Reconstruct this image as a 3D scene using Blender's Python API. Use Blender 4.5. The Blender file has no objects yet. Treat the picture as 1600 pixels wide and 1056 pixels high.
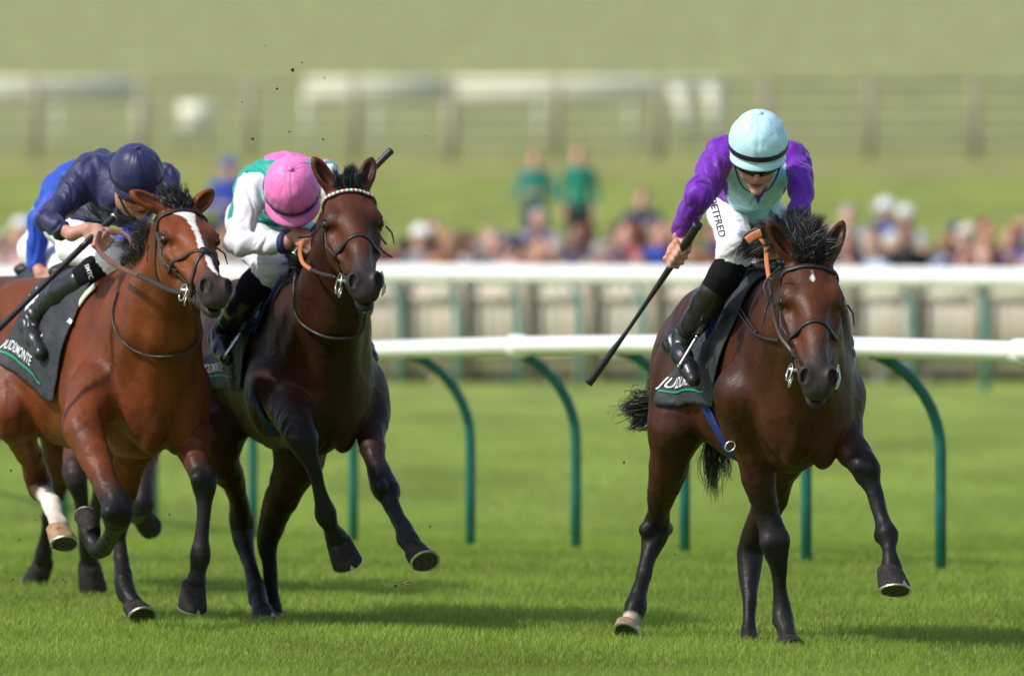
import bpy, bmesh, math, random
import numpy as np
from mathutils import Vector, Matrix, noise as mnoise
random.seed(7); RNG = np.random.default_rng(7)
R = math.radians
SC = bpy.context.scene
COL = SC.collection

# ---------------------------------------------------------------- camera, sky, sun, exposure
CAM_H = 1.74
LENS = 400.0
FPX = LENS / 36.0 * 1600.0
PITCH = math.atan((528 - 300) / FPX)
cam_data = bpy.data.cameras.new('camera'); cam = bpy.data.objects.new('camera', cam_data); COL.objects.link(cam)
cam.location = (0, 0, CAM_H); cam.rotation_euler = (math.pi / 2 - PITCH, 0, 0)
cam_data.lens = LENS; cam_data.sensor_width = 36.0; cam_data.clip_start = 0.5; cam_data.clip_end = 6000
cam_data.dof.use_dof = True; cam_data.dof.focus_distance = 43.3; cam_data.dof.aperture_fstop = 3.7
cam_data.dof.aperture_blades = 9
SC.camera = cam
world = bpy.data.worlds.new('World'); SC.world = world; world.use_nodes = True
SUN_EL, SUN_AZ = R(47), R(-118)      # azimuth measured from +Y (away from camera) clockwise
wn = world.node_tree
sky = wn.nodes.new('ShaderNodeTexSky'); sky.sky_type = 'NISHITA'; sky.sun_disc = False
sky.sun_elevation = SUN_EL; sky.sun_rotation = SUN_AZ
sky.air_density = 1.0; sky.dust_density = 1.5
wn.links.new(sky.outputs[0], wn.nodes['Background'].inputs[0]); wn.nodes['Background'].inputs[1].default_value = 0.15
sl = bpy.data.lights.new('sun', 'SUN'); sl.energy = 3.35; sl.angle = R(2.5); sl.color = (1, 0.965, 0.90)
so = bpy.data.objects.new('sun', sl); COL.objects.link(so)
sdir = Vector((math.sin(SUN_AZ) * math.cos(SUN_EL), math.cos(SUN_AZ) * math.cos(SUN_EL), math.sin(SUN_EL)))
so.rotation_euler = sdir.to_track_quat('Z', 'Y').to_euler(); so.location = sdir * 50
SC.view_settings.view_transform = 'Standard'; SC.view_settings.look = 'None'
SC.view_settings.exposure = 0.28; SC.view_settings.gamma = 1.0

# ---------------------------------------------------------------- helpers
CR = np.array(Matrix.Rotation(math.pi / 2 - PITCH, 3, 'X'))
def ray(u, v):
    d = CR @ np.array([(u - 800) / FPX, (528 - v) / FPX, -1.0])
    return d / d[1]
def at(u, v, Y):
    d = ray(u, v) * Y
    return np.array([d[0], d[1], d[2] + CAM_H])

def lin(c):
    return tuple(((x / 12.92) if x <= 0.04045 else ((x + 0.055) / 1.055) ** 2.4) for x in c)
def hexc(h):
    return lin(tuple(int(h[i:i + 2], 16) / 255 for i in (0, 2, 4)))

def tag(o, label=None, cat=None, group=None, kind=None):
    if label: o['label'] = label
    if cat: o['category'] = cat
    if group: o['group'] = group
    if kind: o['kind'] = kind
    return o
def empty(name, loc=(0, 0, 0), rz=0.0):
    o = bpy.data.objects.new(name, None); COL.objects.link(o)
    o.location = loc; o.rotation_euler = (0, 0, rz); o.empty_display_size = 0.1
    return o
def mesh_obj(name, v, f, mat, parent=None, off=None, cols=None, smooth=True, uvs=None):
    v = np.asarray(v, dtype=np.float32)
    if off is not None: v = v - np.asarray(off, dtype=np.float32)
    me = bpy.data.meshes.new(name)
    if isinstance(f, np.ndarray) and f.ndim == 2:
        n, k = f.shape
        me.vertices.add(len(v)); me.vertices.foreach_set('co', v.ravel())
        me.loops.add(n * k); me.loops.foreach_set('vertex_index', f.astype(np.int32).ravel())
        me.polygons.add(n); me.polygons.foreach_set('loop_start', np.arange(0, n * k, k, dtype=np.int32))
        me.polygons.foreach_set('loop_total', np.full(n, k, dtype=np.int32))
        me.update(calc_edges=True); me.validate()
    else:
        me.from_pydata([tuple(map(float, p)) for p in v], [], [tuple(map(int, q)) for q in f])
    if smooth: me.polygons.foreach_set('use_smooth', np.ones(len(me.polygons), dtype=bool))
    if cols is not None:
        a = me.color_attributes.new('Col', 'FLOAT_COLOR', 'POINT')
        c4 = np.ones((len(v), 4), dtype=np.float32); c4[:, :3] = cols
        a.data.foreach_set('color', c4.ravel())
    me.materials.append(mat)
    o = bpy.data.objects.new(name, me); COL.objects.link(o)
    if parent is not None: o.parent = parent
    return o

class MB:
    """collects primitives into one mesh"""
    def __init__(s): s.v = []; s.f = []; s.c = []
    def add(s, v, f, col=None):
        n = len(s.v); s.v.extend([tuple(map(float, p)) for p in v]); s.f.extend([tuple(int(i) + n for i in q) for q in f])
        s.c.extend([col if col is not None else (1, 1, 1)] * len(v))
    def box(s, c, h, rz=0.0, col=None):
        cx, cy, cz = c; hx, hy, hz = h; co, si = math.cos(rz), math.sin(rz)
        v = []
        for z in (-hz, hz):
            for x, y in ((-hx, -hy), (hx, -hy), (hx, hy), (-hx, hy)):
                v.append((cx + x * co - y * si, cy + x * si + y * co, cz + z))
        s.add(v, [(3, 2, 1, 0), (4, 5, 6, 7), (0, 1, 5, 4), (1, 2, 6, 5), (2, 3, 7, 6), (3, 0, 4, 7)], col)
    def tube(s, pts, rad, n=8, cap=True, col=None):
        pts = [Vector(p) for p in pts]
        if not hasattr(rad, '__len__'): rad = [rad] * len(pts)
        up = None; v = []; f = []
        for i, p in enumerate(pts):
            t = (pts[min(i + 1, len(pts) - 1)] - pts[max(i - 1, 0)])
            if t.length < 1e-9: t = Vector((0, 0, 1))
            t.normalize()
            if up is None:
                up = Vector((0, 0, 1)) if abs(t.z) < 0.9 else Vector((1, 0, 0))
            up = (up - t * up.dot(t)).normalized(); w = t.cross(up)
            for k in range(n):
                a = 2 * math.pi * k / n
                v.append(p + (up * math.cos(a) + w * math.sin(a)) * rad[i])
        for i in range(len(pts) - 1):
            for k in range(n):
                a, b = i * n + k, i * n + (k + 1) % n
                f.append((a, b, b + n, a + n))
        if cap:
            f.append(tuple(range(n - 1, -1, -1))); f.append(tuple(range((len(pts) - 1) * n, len(pts) * n)))
        s.add(v, f, col)
    def strap(s, pts, nrm, w, th=0.004, col=None):
        """flat band through pts whose face looks along nrm"""
        pts = [Vector(p) for p in pts]; v = []; f = []
        for i, p in enumerate(pts):
            t = (pts[min(i + 1, len(pts) - 1)] - pts[max(i - 1, 0)]).normalized()
            n = Vector(nrm[i]); n = (n - t * n.dot(t)).normalized(); b = t.cross(n)
            hw = w / 2
            for (x, y) in ((-hw, -th), (-hw * .96, th * .6), (-hw * .55, th), (hw * .55, th), (hw * .96, th * .6), (hw, -th)):
                v.append(p + b * x + n * y)
        m = 6
        for i in range(len(pts) - 1):
            for k in range(m):
                a, b_ = i * m + k, i * m + (k + 1) % m
                f.append((a, a + m, b_ + m, b_))
        f.append(tuple(range(m))); f.append(tuple(range((len(pts) - 1) * m + m - 1, (len(pts) - 1) * m - 1, -1)))
        s.add(v, f, col)
    def build(s, name, mat, parent=None, off=None, cols=False, smooth=True):
        return mesh_obj(name, s.v, s.f, mat, parent, off, cols=np.array(s.c) if cols else None, smooth=smooth)

def ring(c, ax, r, n=24, tr=0.003, sq=1.0):
    """points of a loop round centre c, axis ax"""
    ax = Vector(ax).normalized(); u = ax.orthogonal().normalized(); w = ax.cross(u)
    return [Vector(c) + u * math.cos(2 * math.pi * i / n) * r + w * math.sin(2 * math.pi * i / n) * r * sq for i in range(n + 1)]

def smooth_path(pts, sub=6):
    """Catmull-Rom"""
    P = [np.array(p, dtype=float) for p in pts]; out = []
    for i in range(len(P) - 1):
        p0 = P[max(i - 1, 0)]; p1 = P[i]; p2 = P[i + 1]; p3 = P[min(i + 2, len(P) - 1)]
        for k in range(sub):
            t = k / sub
            out.append(0.5 * ((2 * p1) + (-p0 + p2) * t + (2 * p0 - 5 * p1 + 4 * p2 - p3) * t * t + (-p0 + 3 * p1 - 3 * p2 + p3) * t ** 3))
    out.append(P[-1]); return out

# ---------------------------------------------------------------- implicit surfaces
class SDF:
    def __init__(s, base=(0.5, 0.5, 0.5)): s.p = []; s.base = np.array(base, dtype=np.float32)
    def rc(s, a, b, ra, rb, k=0.03, op=1, c=None, c2=None, flat=None):
        a = np.array(a, dtype=np.float32); b = np.array(b, dtype=np.float32)
        m = max(ra, rb)
        if c is None: c = s.base
        if c2 is None: c2 = c
        s.p.append(dict(t='rc', a=a, b=b, ra=ra, rb=rb, k=k, op=op, c=np.array(c), c2=np.array(c2), flat=flat,
                        lo=np.minimum(a, b) - m, hi=np.maximum(a, b) + m))
    def ell(s, c_, r, M=None, k=0.03, op=1, c=None):
        c_ = np.array(c_, dtype=np.float32); r = np.array(r, dtype=np.float32)
        M = np.eye(3, dtype=np.float32) if M is None else np.array(M, dtype=np.float32)  # columns = axes
        e = np.sqrt(((M * r[None, :]) ** 2).sum(1))
        if c is None: c = s.base
        s.p.append(dict(t='el', a=c_, r=r, M=M, k=k, op=op, c=np.array(c), c2=np.array(c), lo=c_ - e, hi=c_ + e))
    def pd(s, q, P, want_t=False):
        if q['t'] == 'rc':
            a, b = q['a'], q['b']
            pa = P - a; ba = b - a
            if q['flat'] is not None:
                w, sc = q['flat']; w = np.array(w, dtype=np.float32)
                pa = pa + (pa @ w)[:, None] * w * (1 / sc - 1)
                ba = ba + (ba @ w) * w * (1 / sc - 1)
            l2 = float(ba @ ba) + 1e-12
            t = np.clip((pa @ ba) / l2, 0, 1)
            d = np.sqrt(((pa - t[:, None] * ba) ** 2).sum(1)) - (q['ra'] + (q['rb'] - q['ra']) * t)
            return (d, t) if want_t else d
        x = (P - q['a']) @ q['M']
        k0 = np.sqrt(((x / q['r']) ** 2).sum(1)); k1 = np.sqrt(((x / q['r'] ** 2) ** 2).sum(1)) + 1e-9
        d = k0 * (k0 - 1) / k1
        return (d, np.zeros(len(P), dtype=np.float32)) if want_t else d
    def comb(s, D, d, q):
        k = q['k']
        if q['op'] > 0:
            h = np.maximum(k - np.abs(D - d), 0) / k
            return np.minimum(D, d) - h * h * k * 0.25
        h = np.maximum(k - np.abs(D + d), 0) / k
        return np.maximum(D, -d) + h * h * k * 0.25
    def eval(s, P):
        P = np.asarray(P, dtype=np.float32); D = np.full(len(P), 1.0, dtype=np.float32)
        for q in s.p: D = s.comb(D, s.pd(q, P), q)
        return D
    def grad(s, P, e=0.004):
        P = np.asarray(P, dtype=np.float32); g = np.zeros_like(P)
        for i in range(3):
            d = np.zeros(3, dtype=np.float32); d[i] = e
            g[:, i] = s.eval(P + d) - s.eval(P - d)
        return g / (np.linalg.norm(g, axis=1, keepdims=True) + 1e-9)
    def snap(s, P, off=0.0, it=6):
        P = np.array(P, dtype=np.float32)
        for _ in range(it):
            g = s.grad(P); d = s.eval(P)
            P = P - g * np.clip(d - off, -0.05, 0.05)[:, None]
        return P, s.grad(P)
    def colors(s, V, sig=0.012):
        W = np.zeros(len(V), dtype=np.float32); C = np.zeros((len(V), 3), dtype=np.float32)
        for q in s.p:
            if q['op'] < 0: continue
            m = ((V > q['lo'] - 0.07) & (V < q['hi'] + 0.07)).all(1)
            if not m.any(): continue
            d, t = s.pd(q, V[m], True)
            w = np.exp(-np.clip(d, -0.06, 1) / sig)
            W[m] += w; C[m] += w[:, None] * (q['c'] + (q['c2'] - q['c']) * t[:, None])
        C /= (W[:, None] + 1e-9)
        for q in s.p:
            if q['op'] > 0: continue
            m = ((V > q['lo'] - 0.02) & (V < q['hi'] + 0.02)).all(1)
            if not m.any(): continue
            d = s.pd(q, V[m]); a = np.clip(1 - np.abs(d) / 0.006, 0, 1)[:, None]
            C[m] = C[m] * (1 - a) + q['c'] * a
        return C
    def mesh(s, h, margin=0.07, cut=None):
        lo = np.min([q['lo'] for q in s.p if q['op'] > 0], axis=0) - 3 * h - 0.01
        hi = np.max([q['hi'] for q in s.p if q['op'] > 0], axis=0) + 3 * h + 0.01
        n = np.ceil((hi - lo) / h).astype(int) + 1
        D = np.full(n, 1.0, dtype=np.float32)
        ax = [lo[i] + np.arange(n[i], dtype=np.float32) * h for i in range(3)]
        for q in s.p:
            i0 = np.maximum(np.floor((q['lo'] - margin - lo) / h).astype(int), 0)
            i1 = np.minimum(np.ceil((q['hi'] + margin - lo) / h).astype(int) + 1, n)
            sl = tuple(slice(i0[i], i1[i]) for i in range(3))
            sub = D[sl]
            if sub.size == 0: continue
            G = np.stack(np.meshgrid(ax[0][sl[0]], ax[1][sl[1]], ax[2][sl[2]], indexing='ij'), -1).reshape(-1, 3).astype(np.float32)
            d = s.pd(q, G).astype(np.float32)
            D[sl] = s.comb(sub.reshape(-1), d, q).reshape(sub.shape)
        if cut is not None: D = cut(D, ax)
        ins = D < 0
        cnt = np.zeros(n - 1, dtype=np.int8)
        for a in (0, 1):
            for b in (0, 1):
                for c in (0, 1):
                    cnt += ins[a:n[0] - 1 + a, b:n[1] - 1 + b, c:n[2] - 1 + c]
        act = (cnt > 0) & (cnt < 8)
        I = np.argwhere(act); idx = np.full(n - 1, -1, dtype=np.int32); idx[act] = np.arange(len(I))
        acc = np.zeros((len(I), 3), dtype=np.float32); num = np.zeros(len(I), dtype=np.float32)
        cor = [(a, b, c) for a in (0, 1) for b in (0, 1) for c in (0, 1)]
        val = {c: D[I[:, 0] + c[0], I[:, 1] + c[1], I[:, 2] + c[2]] for c in cor}
        for c in cor:
            for k in range(3):
                if c[k] == 0:
                    c2 = list(c); c2[k] = 1; c2 = tuple(c2)
                    m = (val[c] < 0) != (val[c2] < 0)
                    t = val[c][m] / (val[c][m] - val[c2][m])
                    base = np.array(c, dtype=np.float32)[None, :].repeat(m.sum(), 0); base[:, k] += t
                    acc[m] += base; num[m] += 1
        V = lo + (I + acc / num[:, None]) * h
        F = []
        for k in range(3):
            o1, o2 = [(1, 2), (2, 0), (0, 1)][k]
            s0 = [slice(1, -1)] * 3; s1 = [slice(1, -1)] * 3
            s0[k] = slice(0, -1); s1[k] = slice(1, None)
            A = ins[tuple(s0)]; B = ins[tuple(s1)]
            E = np.argwhere(A != B)
            flip = A[tuple(E.T)]
            E = E + 1; E[:, k] -= 1
            def cell(d1, d2):
                C = E.copy(); C[:, o1] -= d1; C[:, o2] -= d2
                return idx[C[:, 0], C[:, 1], C[:, 2]]
            q = np.stack([cell(1, 1), cell(0, 1), cell(0, 0), cell(1, 0)], 1)
            q[~flip] = q[~flip][:, ::-1]
            F.append(q)
        F = np.concatenate(F); F = F[(F >= 0).all(1)]
        return V.astype(np.float32), F
def vnormals(V, F):
    a = V[F[:, 2]] - V[F[:, 0]]; b = V[F[:, 3]] - V[F[:, 1]]; n = np.cross(a, b)
    N = np.zeros_like(V)
    for i in range(4): np.add.at(N, F[:, i], n)
    return N / (np.linalg.norm(N, axis=1, keepdims=True) + 1e-12)
def fold_noise(V, scale, seed=0.0):
    out = np.empty(len(V), dtype=np.float32)
    S = np.array(scale, dtype=float)
    for i, p in enumerate(V):
        q = (p[0] * S[0] + seed, p[1] * S[1], p[2] * S[2])
        out[i] = mnoise.noise(q)
    return out

# ---------------------------------------------------------------- materials
def nmat(name, col=(0.5, 0.5, 0.5), rough=0.5, spec=0.5, metal=0.0, sheen=0.0, coat=0.0, emit=None):
    m = bpy.data.materials.new(name); m.use_nodes = True
    b = m.node_tree.nodes['Principled BSDF']
    b.inputs['Base Color'].default_value = (*col, 1); b.inputs['Roughness'].default_value = rough
    b.inputs['Metallic'].default_value = metal; b.inputs['Specular IOR Level'].default_value = spec
    b.inputs['Sheen Weight'].default_value = sheen; b.inputs['Coat Weight'].default_value = coat
    return m
def N(m, t): return m.node_tree.nodes.new(t)
def L(m, a, b): m.node_tree.links.new(a, b)
def vary(m, src, scale=8.0, lo=0.8, hi=1.15, detail=5, stretch=None):
    """multiply a colour (socket or rgb) by soft noise, feed Base Color"""
    b = m.node_tree.nodes['Principled BSDF']
    tc = N(m, 'ShaderNodeTexCoord'); nz = N(m, 'ShaderNodeTexNoise'); nz.inputs['Scale'].default_value = scale; nz.inputs['Detail'].default_value = detail
    if stretch:
        mp = N(m, 'ShaderNodeMapping'); mp.inputs['Scale'].default_value = stretch
        L(m, tc.outputs['Object'], mp.inputs[0]); L(m, mp.outputs[0], nz.inputs['Vector'])
    else: L(m, tc.outputs['Object'], nz.inputs['Vector'])
    mr = N(m, 'ShaderNodeMapRange'); mr.inputs[1].default_value = 0.3; mr.inputs[2].default_value = 0.7
    mr.inputs[3].default_value = lo; mr.inputs[4].default_value = hi; L(m, nz.outputs[0], mr.inputs[0])
    mx = N(m, 'ShaderNodeVectorMath'); mx.operation = 'SCALE'
    if isinstance(src, tuple):
        mx.inputs[0].default_value = src[:3]
    else: L(m, src, mx.inputs[0])
    L(m, mr.outputs[0], mx.inputs['Scale']); L(m, mx.outputs[0], b.inputs['Base Color'])
    return m
def bump(m, scale=60.0, strength=0.3, dist=0.002, detail=4, stretch=None, dis=0.0, rough=None, ridged=False):
    b = m.node_tree.nodes['Principled BSDF']
    tc = N(m, 'ShaderNodeTexCoord'); nz = N(m, 'ShaderNodeTexNoise'); nz.inputs['Scale'].default_value = scale
    nz.inputs['Detail'].default_value = detail; nz.inputs['Distortion'].default_value = dis
    if ridged: nz.noise_type = 'RIDGED_MULTIFRACTAL'
    if stretch:
        mp = N(m, 'ShaderNodeMapping'); mp.inputs['Scale'].default_value = stretch
        L(m, tc.outputs['Object'], mp.inputs[0]); L(m, mp.outputs[0], nz.inputs['Vector'])
    else: L(m, tc.outputs['Object'], nz.inputs['Vector'])
    bp = N(m, 'ShaderNodeBump'); bp.inputs['Strength'].default_value = strength; bp.inputs['Distance'].default_value = dist
    prev = b.inputs['Normal'].links[0].from_socket if b.inputs['Normal'].links else None
    L(m, nz.outputs[0], bp.inputs['Height'])
    if prev: L(m, prev, bp.inputs['Normal'])
    L(m, bp.outputs[0], b.inputs['Normal'])
    if rough:
        mr = N(m, 'ShaderNodeMapRange'); mr.inputs[1].default_value = 0.3; mr.inputs[2].default_value = 0.7
        mr.inputs[3].default_value = rough[0]; mr.inputs[4].default_value = rough[1]
        L(m, nz.outputs[0], mr.inputs[0]); L(m, mr.outputs[0], b.inputs['Roughness'])
    return m
def attr_col(m, name='Col'):
    a = N(m, 'ShaderNodeAttribute'); a.attribute_name = name; return a.outputs['Color']
M = {}
def coat_mat(name):
    m = nmat(name, rough=0.45, spec=0.20)
    vary(m, attr_col(m), 6, 0.60, 1.35, 6)
    bump(m, 9, 0.45, 0.02, 3, dis=0.6)                     # soft muscle relief
    bump(m, 5.5, 0.20, 0.010, 3, dis=0.4, ridged=True)     # veins and skin creases
    bump(m, 38, 0.35, 0.0040, 3, stretch=(1, 1, .30), dis=.5)   # sinew
    bump(m, 240, 0.18, 0.0012, 2, stretch=(1, 1, .35), rough=(0.38, 0.60))    # hair
    return m
M['coat'] = coat_mat('horse_coat')
M['eye'] = nmat('horse_eye', (0.008, 0.004, 0.002), 0.10, 0.5, coat=.2)
M['hoof'] = bump(vary(nmat('hoof_horn', rough=0.75, spec=.2), (0.020, 0.017, 0.015), 40, 0.5, 1.8), 120, .5, .002, stretch=(1, 1, .2))
M['hoof_pale'] = bump(vary(nmat('pale_hoof_horn', rough=0.5), (0.34, 0.20, 0.11), 30, 0.5, 1.2), 120, .4, .002)
M['sole'] = bump(vary(nmat('hoof_sole', rough=0.8), (0.03, 0.028, 0.018), 60, 0.5, 2.2), 80, 1, .004)
M['shoe'] = bump(nmat('racing_plate', (0.55, 0.55, 0.54), 0.42, metal=0.9), 90, .3, .001)
M['mane'] = nmat('mane_hair', (0.024, 0.022, 0.023), 0.45, 0.45)
M['leather'] = bump(vary(nmat('black_leather', rough=0.45), (0.018, 0.013, 0.011), 60, .6, 1.5), 300, .3, .0006, rough=(.35, .6))
M['brown_leather'] = bump(vary(nmat('brown_leather', rough=0.5), (0.11, 0.038, 0.016), 60, .7, 1.3), 300, .3, .0006)
M['tan_rubber'] = bump(nmat('tan_rubber_grip', (0.50, 0.16, 0.055), 0.6), 250, .6, .001)
M['steel'] = bump(nmat('steel_bit', (0.72, 0.71, 0.68), 0.22, metal=1.0), 60, .2, .0005)
M['eyewhite'] = nmat('eye_white', (.35, .3, .27), 0.3)
# ---------------------------------------------------------------- horses
BLK = (0.012, 0.0105, 0.0105)
class Horse: pass
def hair(name, roots, tips, parent, mat=None, w=0.0028, seg=6, curl=0.02, droop=0.0, seed=1, lift=None):
    rg = np.random.default_rng(seed); n = len(roots); roots = np.asarray(roots, float); tips = np.asarray(tips, float)
    d = tips - roots; Ln = np.linalg.norm(d, axis=1, keepdims=True)
    bend = rg.normal(size=(n, 3)) * curl; side = np.cross(d, rg.normal(size=(n, 3))); side /= np.linalg.norm(side, axis=1, keepdims=True) + 1e-9
    V = np.zeros((n, seg + 1, 2, 3)); ph = rg.uniform(0, 6, (n, 1))
    for i in range(seg + 1):
        t = i / seg
        p = (roots + d * t if lift is None else roots * (1 - t) ** 2 + (roots + np.array(lift) * Ln) * 2 * t * (1 - t) + tips * t * t) + bend * math.sin(t * math.pi) + np.cross(d, side) * 0.08 * np.sin(ph + t * 5) * t
        p[:, 2] -= droop * t * t * Ln[:, 0]
        ww = w * (1 - t) ** 0.7 + 0.0004
        V[:, i, 0] = p - side * ww / 2; V[:, i, 1] = p + side * ww / 2
    base = np.arange(n)[:, None] * (seg + 1) * 2; F = []
    for i in range(seg):
        F.append(np.concatenate([base + 2 * i, base + 2 * i + 1, base + 2 * i + 3, base + 2 * i + 2], 1))
    return mesh_obj(name, V.reshape(-1, 3), np.concatenate(F), mat or M['mane'], parent)

def make_horse(cfg):
    H = Horse(); th = R(cfg['yaw']); hx, hy = math.sin(th), -math.cos(th)
    X0, Y0 = cfg['root']; G0 = cfg.get('gz', 0.0)
    H.rot = math.atan2(hy, hx); H.cfg = cfg
    h = np.array([hx, hy]); l = np.array([-hy, hx])            # forward, left
    root = empty(cfg['name'], (X0, Y0, G0), H.rot); H.root = root
    def tolocal(p):
        q = np.array([p[0] - X0, p[1] - Y0]); return np.array([q @ h, q @ l, p[2] - G0])
    def pt(u, v, f):
        d = ray(u, v); t = (X0 * h[0] + Y0 * h[1] + f) / (d[0] * h[0] + d[1] * h[1])
        return tolocal((d[0] * t, d[1] * t, d[2] * t + CAM_H))
    H.pt = pt; H.tolocal = tolocal
    camL = tolocal((0, 0, CAM_H))
    def raylocal(u, v):
        a = tolocal(ray(u, v) * 40 + np.array([0, 0, CAM_H])) - camL
        return a / np.linalg.norm(a)
    H.raylocal = raylocal; H.camL = camL
    S0 = FPX / Y0
    coat = np.array(cfg['coat']); belly = np.array(cfg.get('coat2', coat))
    B = SDF(coat); dz = cfg.get('dz', -0.10)
    wy = cfg.get('wy', .81)
    def T(x, y, z): return (x, y * wy, z + dz)
    # trunk
    B.ell(T(.08, 0, 1.135), (.60, .265 * wy, .345), k=.05, c=belly)
    B.ell(T(.42, 0, 1.10), (.30, .215 * wy, .32), k=.08)
    B.ell(T(-.28, 0, 1.12), (.48, .245 * wy, .26), k=.08, c=belly)
    B.rc(T(.42, 0, 1.46), T(.05, 0, 1.40), .085, .12, k=.10)
    B.rc(T(.05, 0, 1.39), T(-.48, 0, 1.35), .12, .14, k=.10)
    for s in (-1, 1):
        B.ell(T(-.50, s * .085, 1.23), (.28, .145 * wy, .22), k=.08)
        B.ell(T(-.74, s * .10, 1.12), (.17, .125 * wy, .24), k=.08)
        # scapula mass, sloping
        a = R(28); Mx = np.array([[math.cos(a), 0, math.sin(a)], [0, 1, 0], [-math.sin(a), 0, math.cos(a)]]).T
        B.ell(T(.44, s * .165, 1.20), (.15, .085 * wy, .32), M=Mx.T, k=.045)
        B.ell(T(.30, s * .20, 1.02), (.17, .09 * wy, .16), k=.04)          # triceps
        B.ell(T(.60, s * .135, 1.04), (.08, .085 * wy, .17), k=.06)         # point of shoulder
        B.ell(T(.62, s * .075, .94), (.09, .078 * wy, .14), k=.028)         # pectoral
    # grooves: between the pectorals, between neck and shoulder, behind the elbow
    B.rc(T(.80, 0, 1.12), T(.72, 0, .84), .045, .035, k=.07, op=-1, c=coat * .8)
    # head frame
    hd = cfg['head']; hs = hd.get('s', 1.08)
    P = pt(*hd['poll']); rn = raylocal(*hd['nose']); Ln = 0.55 * hs
    oc = camL - P; bq = rn @ oc; cq = oc @ oc - Ln * Ln; disc = bq * bq - cq
    if disc < 0: print('HEAD too long', cfg['name'], math.sqrt(-disc)); disc = 0
    tt = -bq - math.sqrt(disc)
    Nn = camL + rn * tt; La = (Nn - P); print(cfg['name'], 'head', P.round(2), Nn.round(2), 'len', round(float(np.linalg.norm(La)), 3)); La = La / np.linalg.norm(La)
    C = camL - P; C /= np.linalg.norm(C)
    N0 = C - La * (C @ La); N0 /= np.linalg.norm(N0); W0 = np.cross(N0, La)
    al = R(hd.get('turn', 0)); Na = N0 * math.cos(al) + W0 * math.sin(al); Wa = np.cross(Na, La)
    MH = np.stack([La, Wa, Na], 1)                       # columns
    WS = hd.get('ws', 1.10)
    def hp(t, w, n): return P + MH @ (np.array([t, w * WS, n]) * hs)
    H.hp = hp; H.MH = MH; H.hs = hs
    def he(c, r, k=.03, op=1, col=None, rot=None):
        MM = MH if rot is None else MH @ rot
        Hd.ell(hp(*c), np.array(r) * hs * np.array([1, WS, 1]), M=MM, k=k * hs, op=op, c=col)
    def hr(a, b, ra, rb, k=.03, op=1, col=None, col2=None):
        Hd.rc(hp(*a), hp(*b), ra * hs, rb * hs, k=k * hs, op=op, c=col, c2=col2)
    Hd = B
    # neck
    w0 = np.array(T(.40, 0, 1.42)); c0 = np.array(T(.60, 0, 1.03)); m0 = np.array(T(.52, 0, 1.20))
    nk = cfg.get('neck', {})
    e1 = hp(.02, 0, -.10); e2 = hp(.13, 0, -.205); e3 = hp(.07, 0, -.14)
    crest = (w0 + e1) / 2 + np.array([0, 0, nk.get('arch', .03)])
    B.rc(w0, crest, .095, .082, k=.08); B.rc(crest, e1, .082, .075, k=.05)
    B.rc(m0, (m0 + e3) / 2, .175, .135, k=.08); B.rc((m0 + e3) / 2, e3, .135, .095, k=.05)
    B.rc(c0, (c0 + e2) / 2, .13, .095, k=.08); B.rc((c0 + e2) / 2, e2, .095, .062, k=.05)
    for s in (-1, 1):   # brachiocephalic muscle and jugular groove edge
        B.rc(np.array(T(.56, s * .13, 1.10)), e2 * .55 + m0 * .45 + np.array([0, s * .085, 0]), .075, .045, k=.05)
    # head
    dk = tuple(np.array(BLK) * 1.5); mz = cfg.get('muzzle', (0.035, 0.026, 0.024))
    face = tuple(np.array(cfg.get('face', coat)))
    he((.09, 0, -.075), (.115, .082, .075), col=face); he((.165, 0, -.060), (.11, .088, .058), col=face)
    hr((.20, 0, -.058), (.36, 0, -.050), .058, .044, col=face); hr((.36, 0, -.050), (.50, 0, -.048), .044, .037, col=face, col2=mz)
    for s in (-1, 1):
        he((.168, s * .068, -.048), (.046, .032, .032), k=.025, col=face)
        hr((.22, s * .038, -.100), (.42, s * .022, -.090), .056, .036, col=face)
        he((.185, s * .050, -.165), (.105, .040, .095), k=.03, col=face)
        hr((.26, s * .030, -.205), (.50, s * .018, -.135), .034, .026, k=.025, col=face, col2=mz)
        hr((.235, s * .086, -.092), (.36, s * .062, -.085), .012, .009, k=.014, col=face)
        hr((.12, s * .065, -.05), (.06, s * .06, -.05), .025, .02, k=.02, col=face)
        he((.542, s * .040, -.044), (.038, .024, .038), k=.018, col=mz)
        he((.558, s * .043, -.026), (.024, .0135, .030), k=.009, op=-1, col=(.004, .003, .003))
        he((.192, s * .1040, -.052), (.026, .018, .020), k=.008, op=-1, col=tuple(np.array(BLK) * 1.2))
        hr((.160, s * .094, -.044), (.186, s * .096, -.034), .006, .006, k=.010, col=tuple(np.array(face) * .5))
        hr((.186, s * .096, -.034), (.216, s * .090, -.044), .006, .005, k=.010, col=tuple(np.array(face) * .5))
        hr((.170, s * .100, -.082), (.208, s * .099, -.080), .005, .004, k=.010, col=tuple(np.array(face) * .4))
    he((.52, 0, -.064), (.070, .047, .046), col=mz); he((.576, 0, -.080), (.036, .046, .036), k=.02, col=mz)
    he((.565, 0, -.128), (.045, .033, .024), k=.010, col=mz); he((.53, 0, -.140), (.035, .028, .024), k=.02, col=mz)
    for s in (-1, 1):        # chiselled planes: hollow above the eye, groove beside the nasal bone, jaw line
        hr((.24, s * .072, -.048), (.44, s * .056, -.052), .013, .010, k=.030, op=-1, col=face)
        he((.105, s * .066, -.004), (.030, .012, .010), k=.022, op=-1, col=face)
        hr((.27, s * .088, -.130), (.40, s * .070, -.118), .010, .009, k=.028, op=-1, col=face)
    he((.60, 0, -.108), (.045, .06, .0030), k=.008, op=-1, col=(.005, .004, .004))
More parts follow.
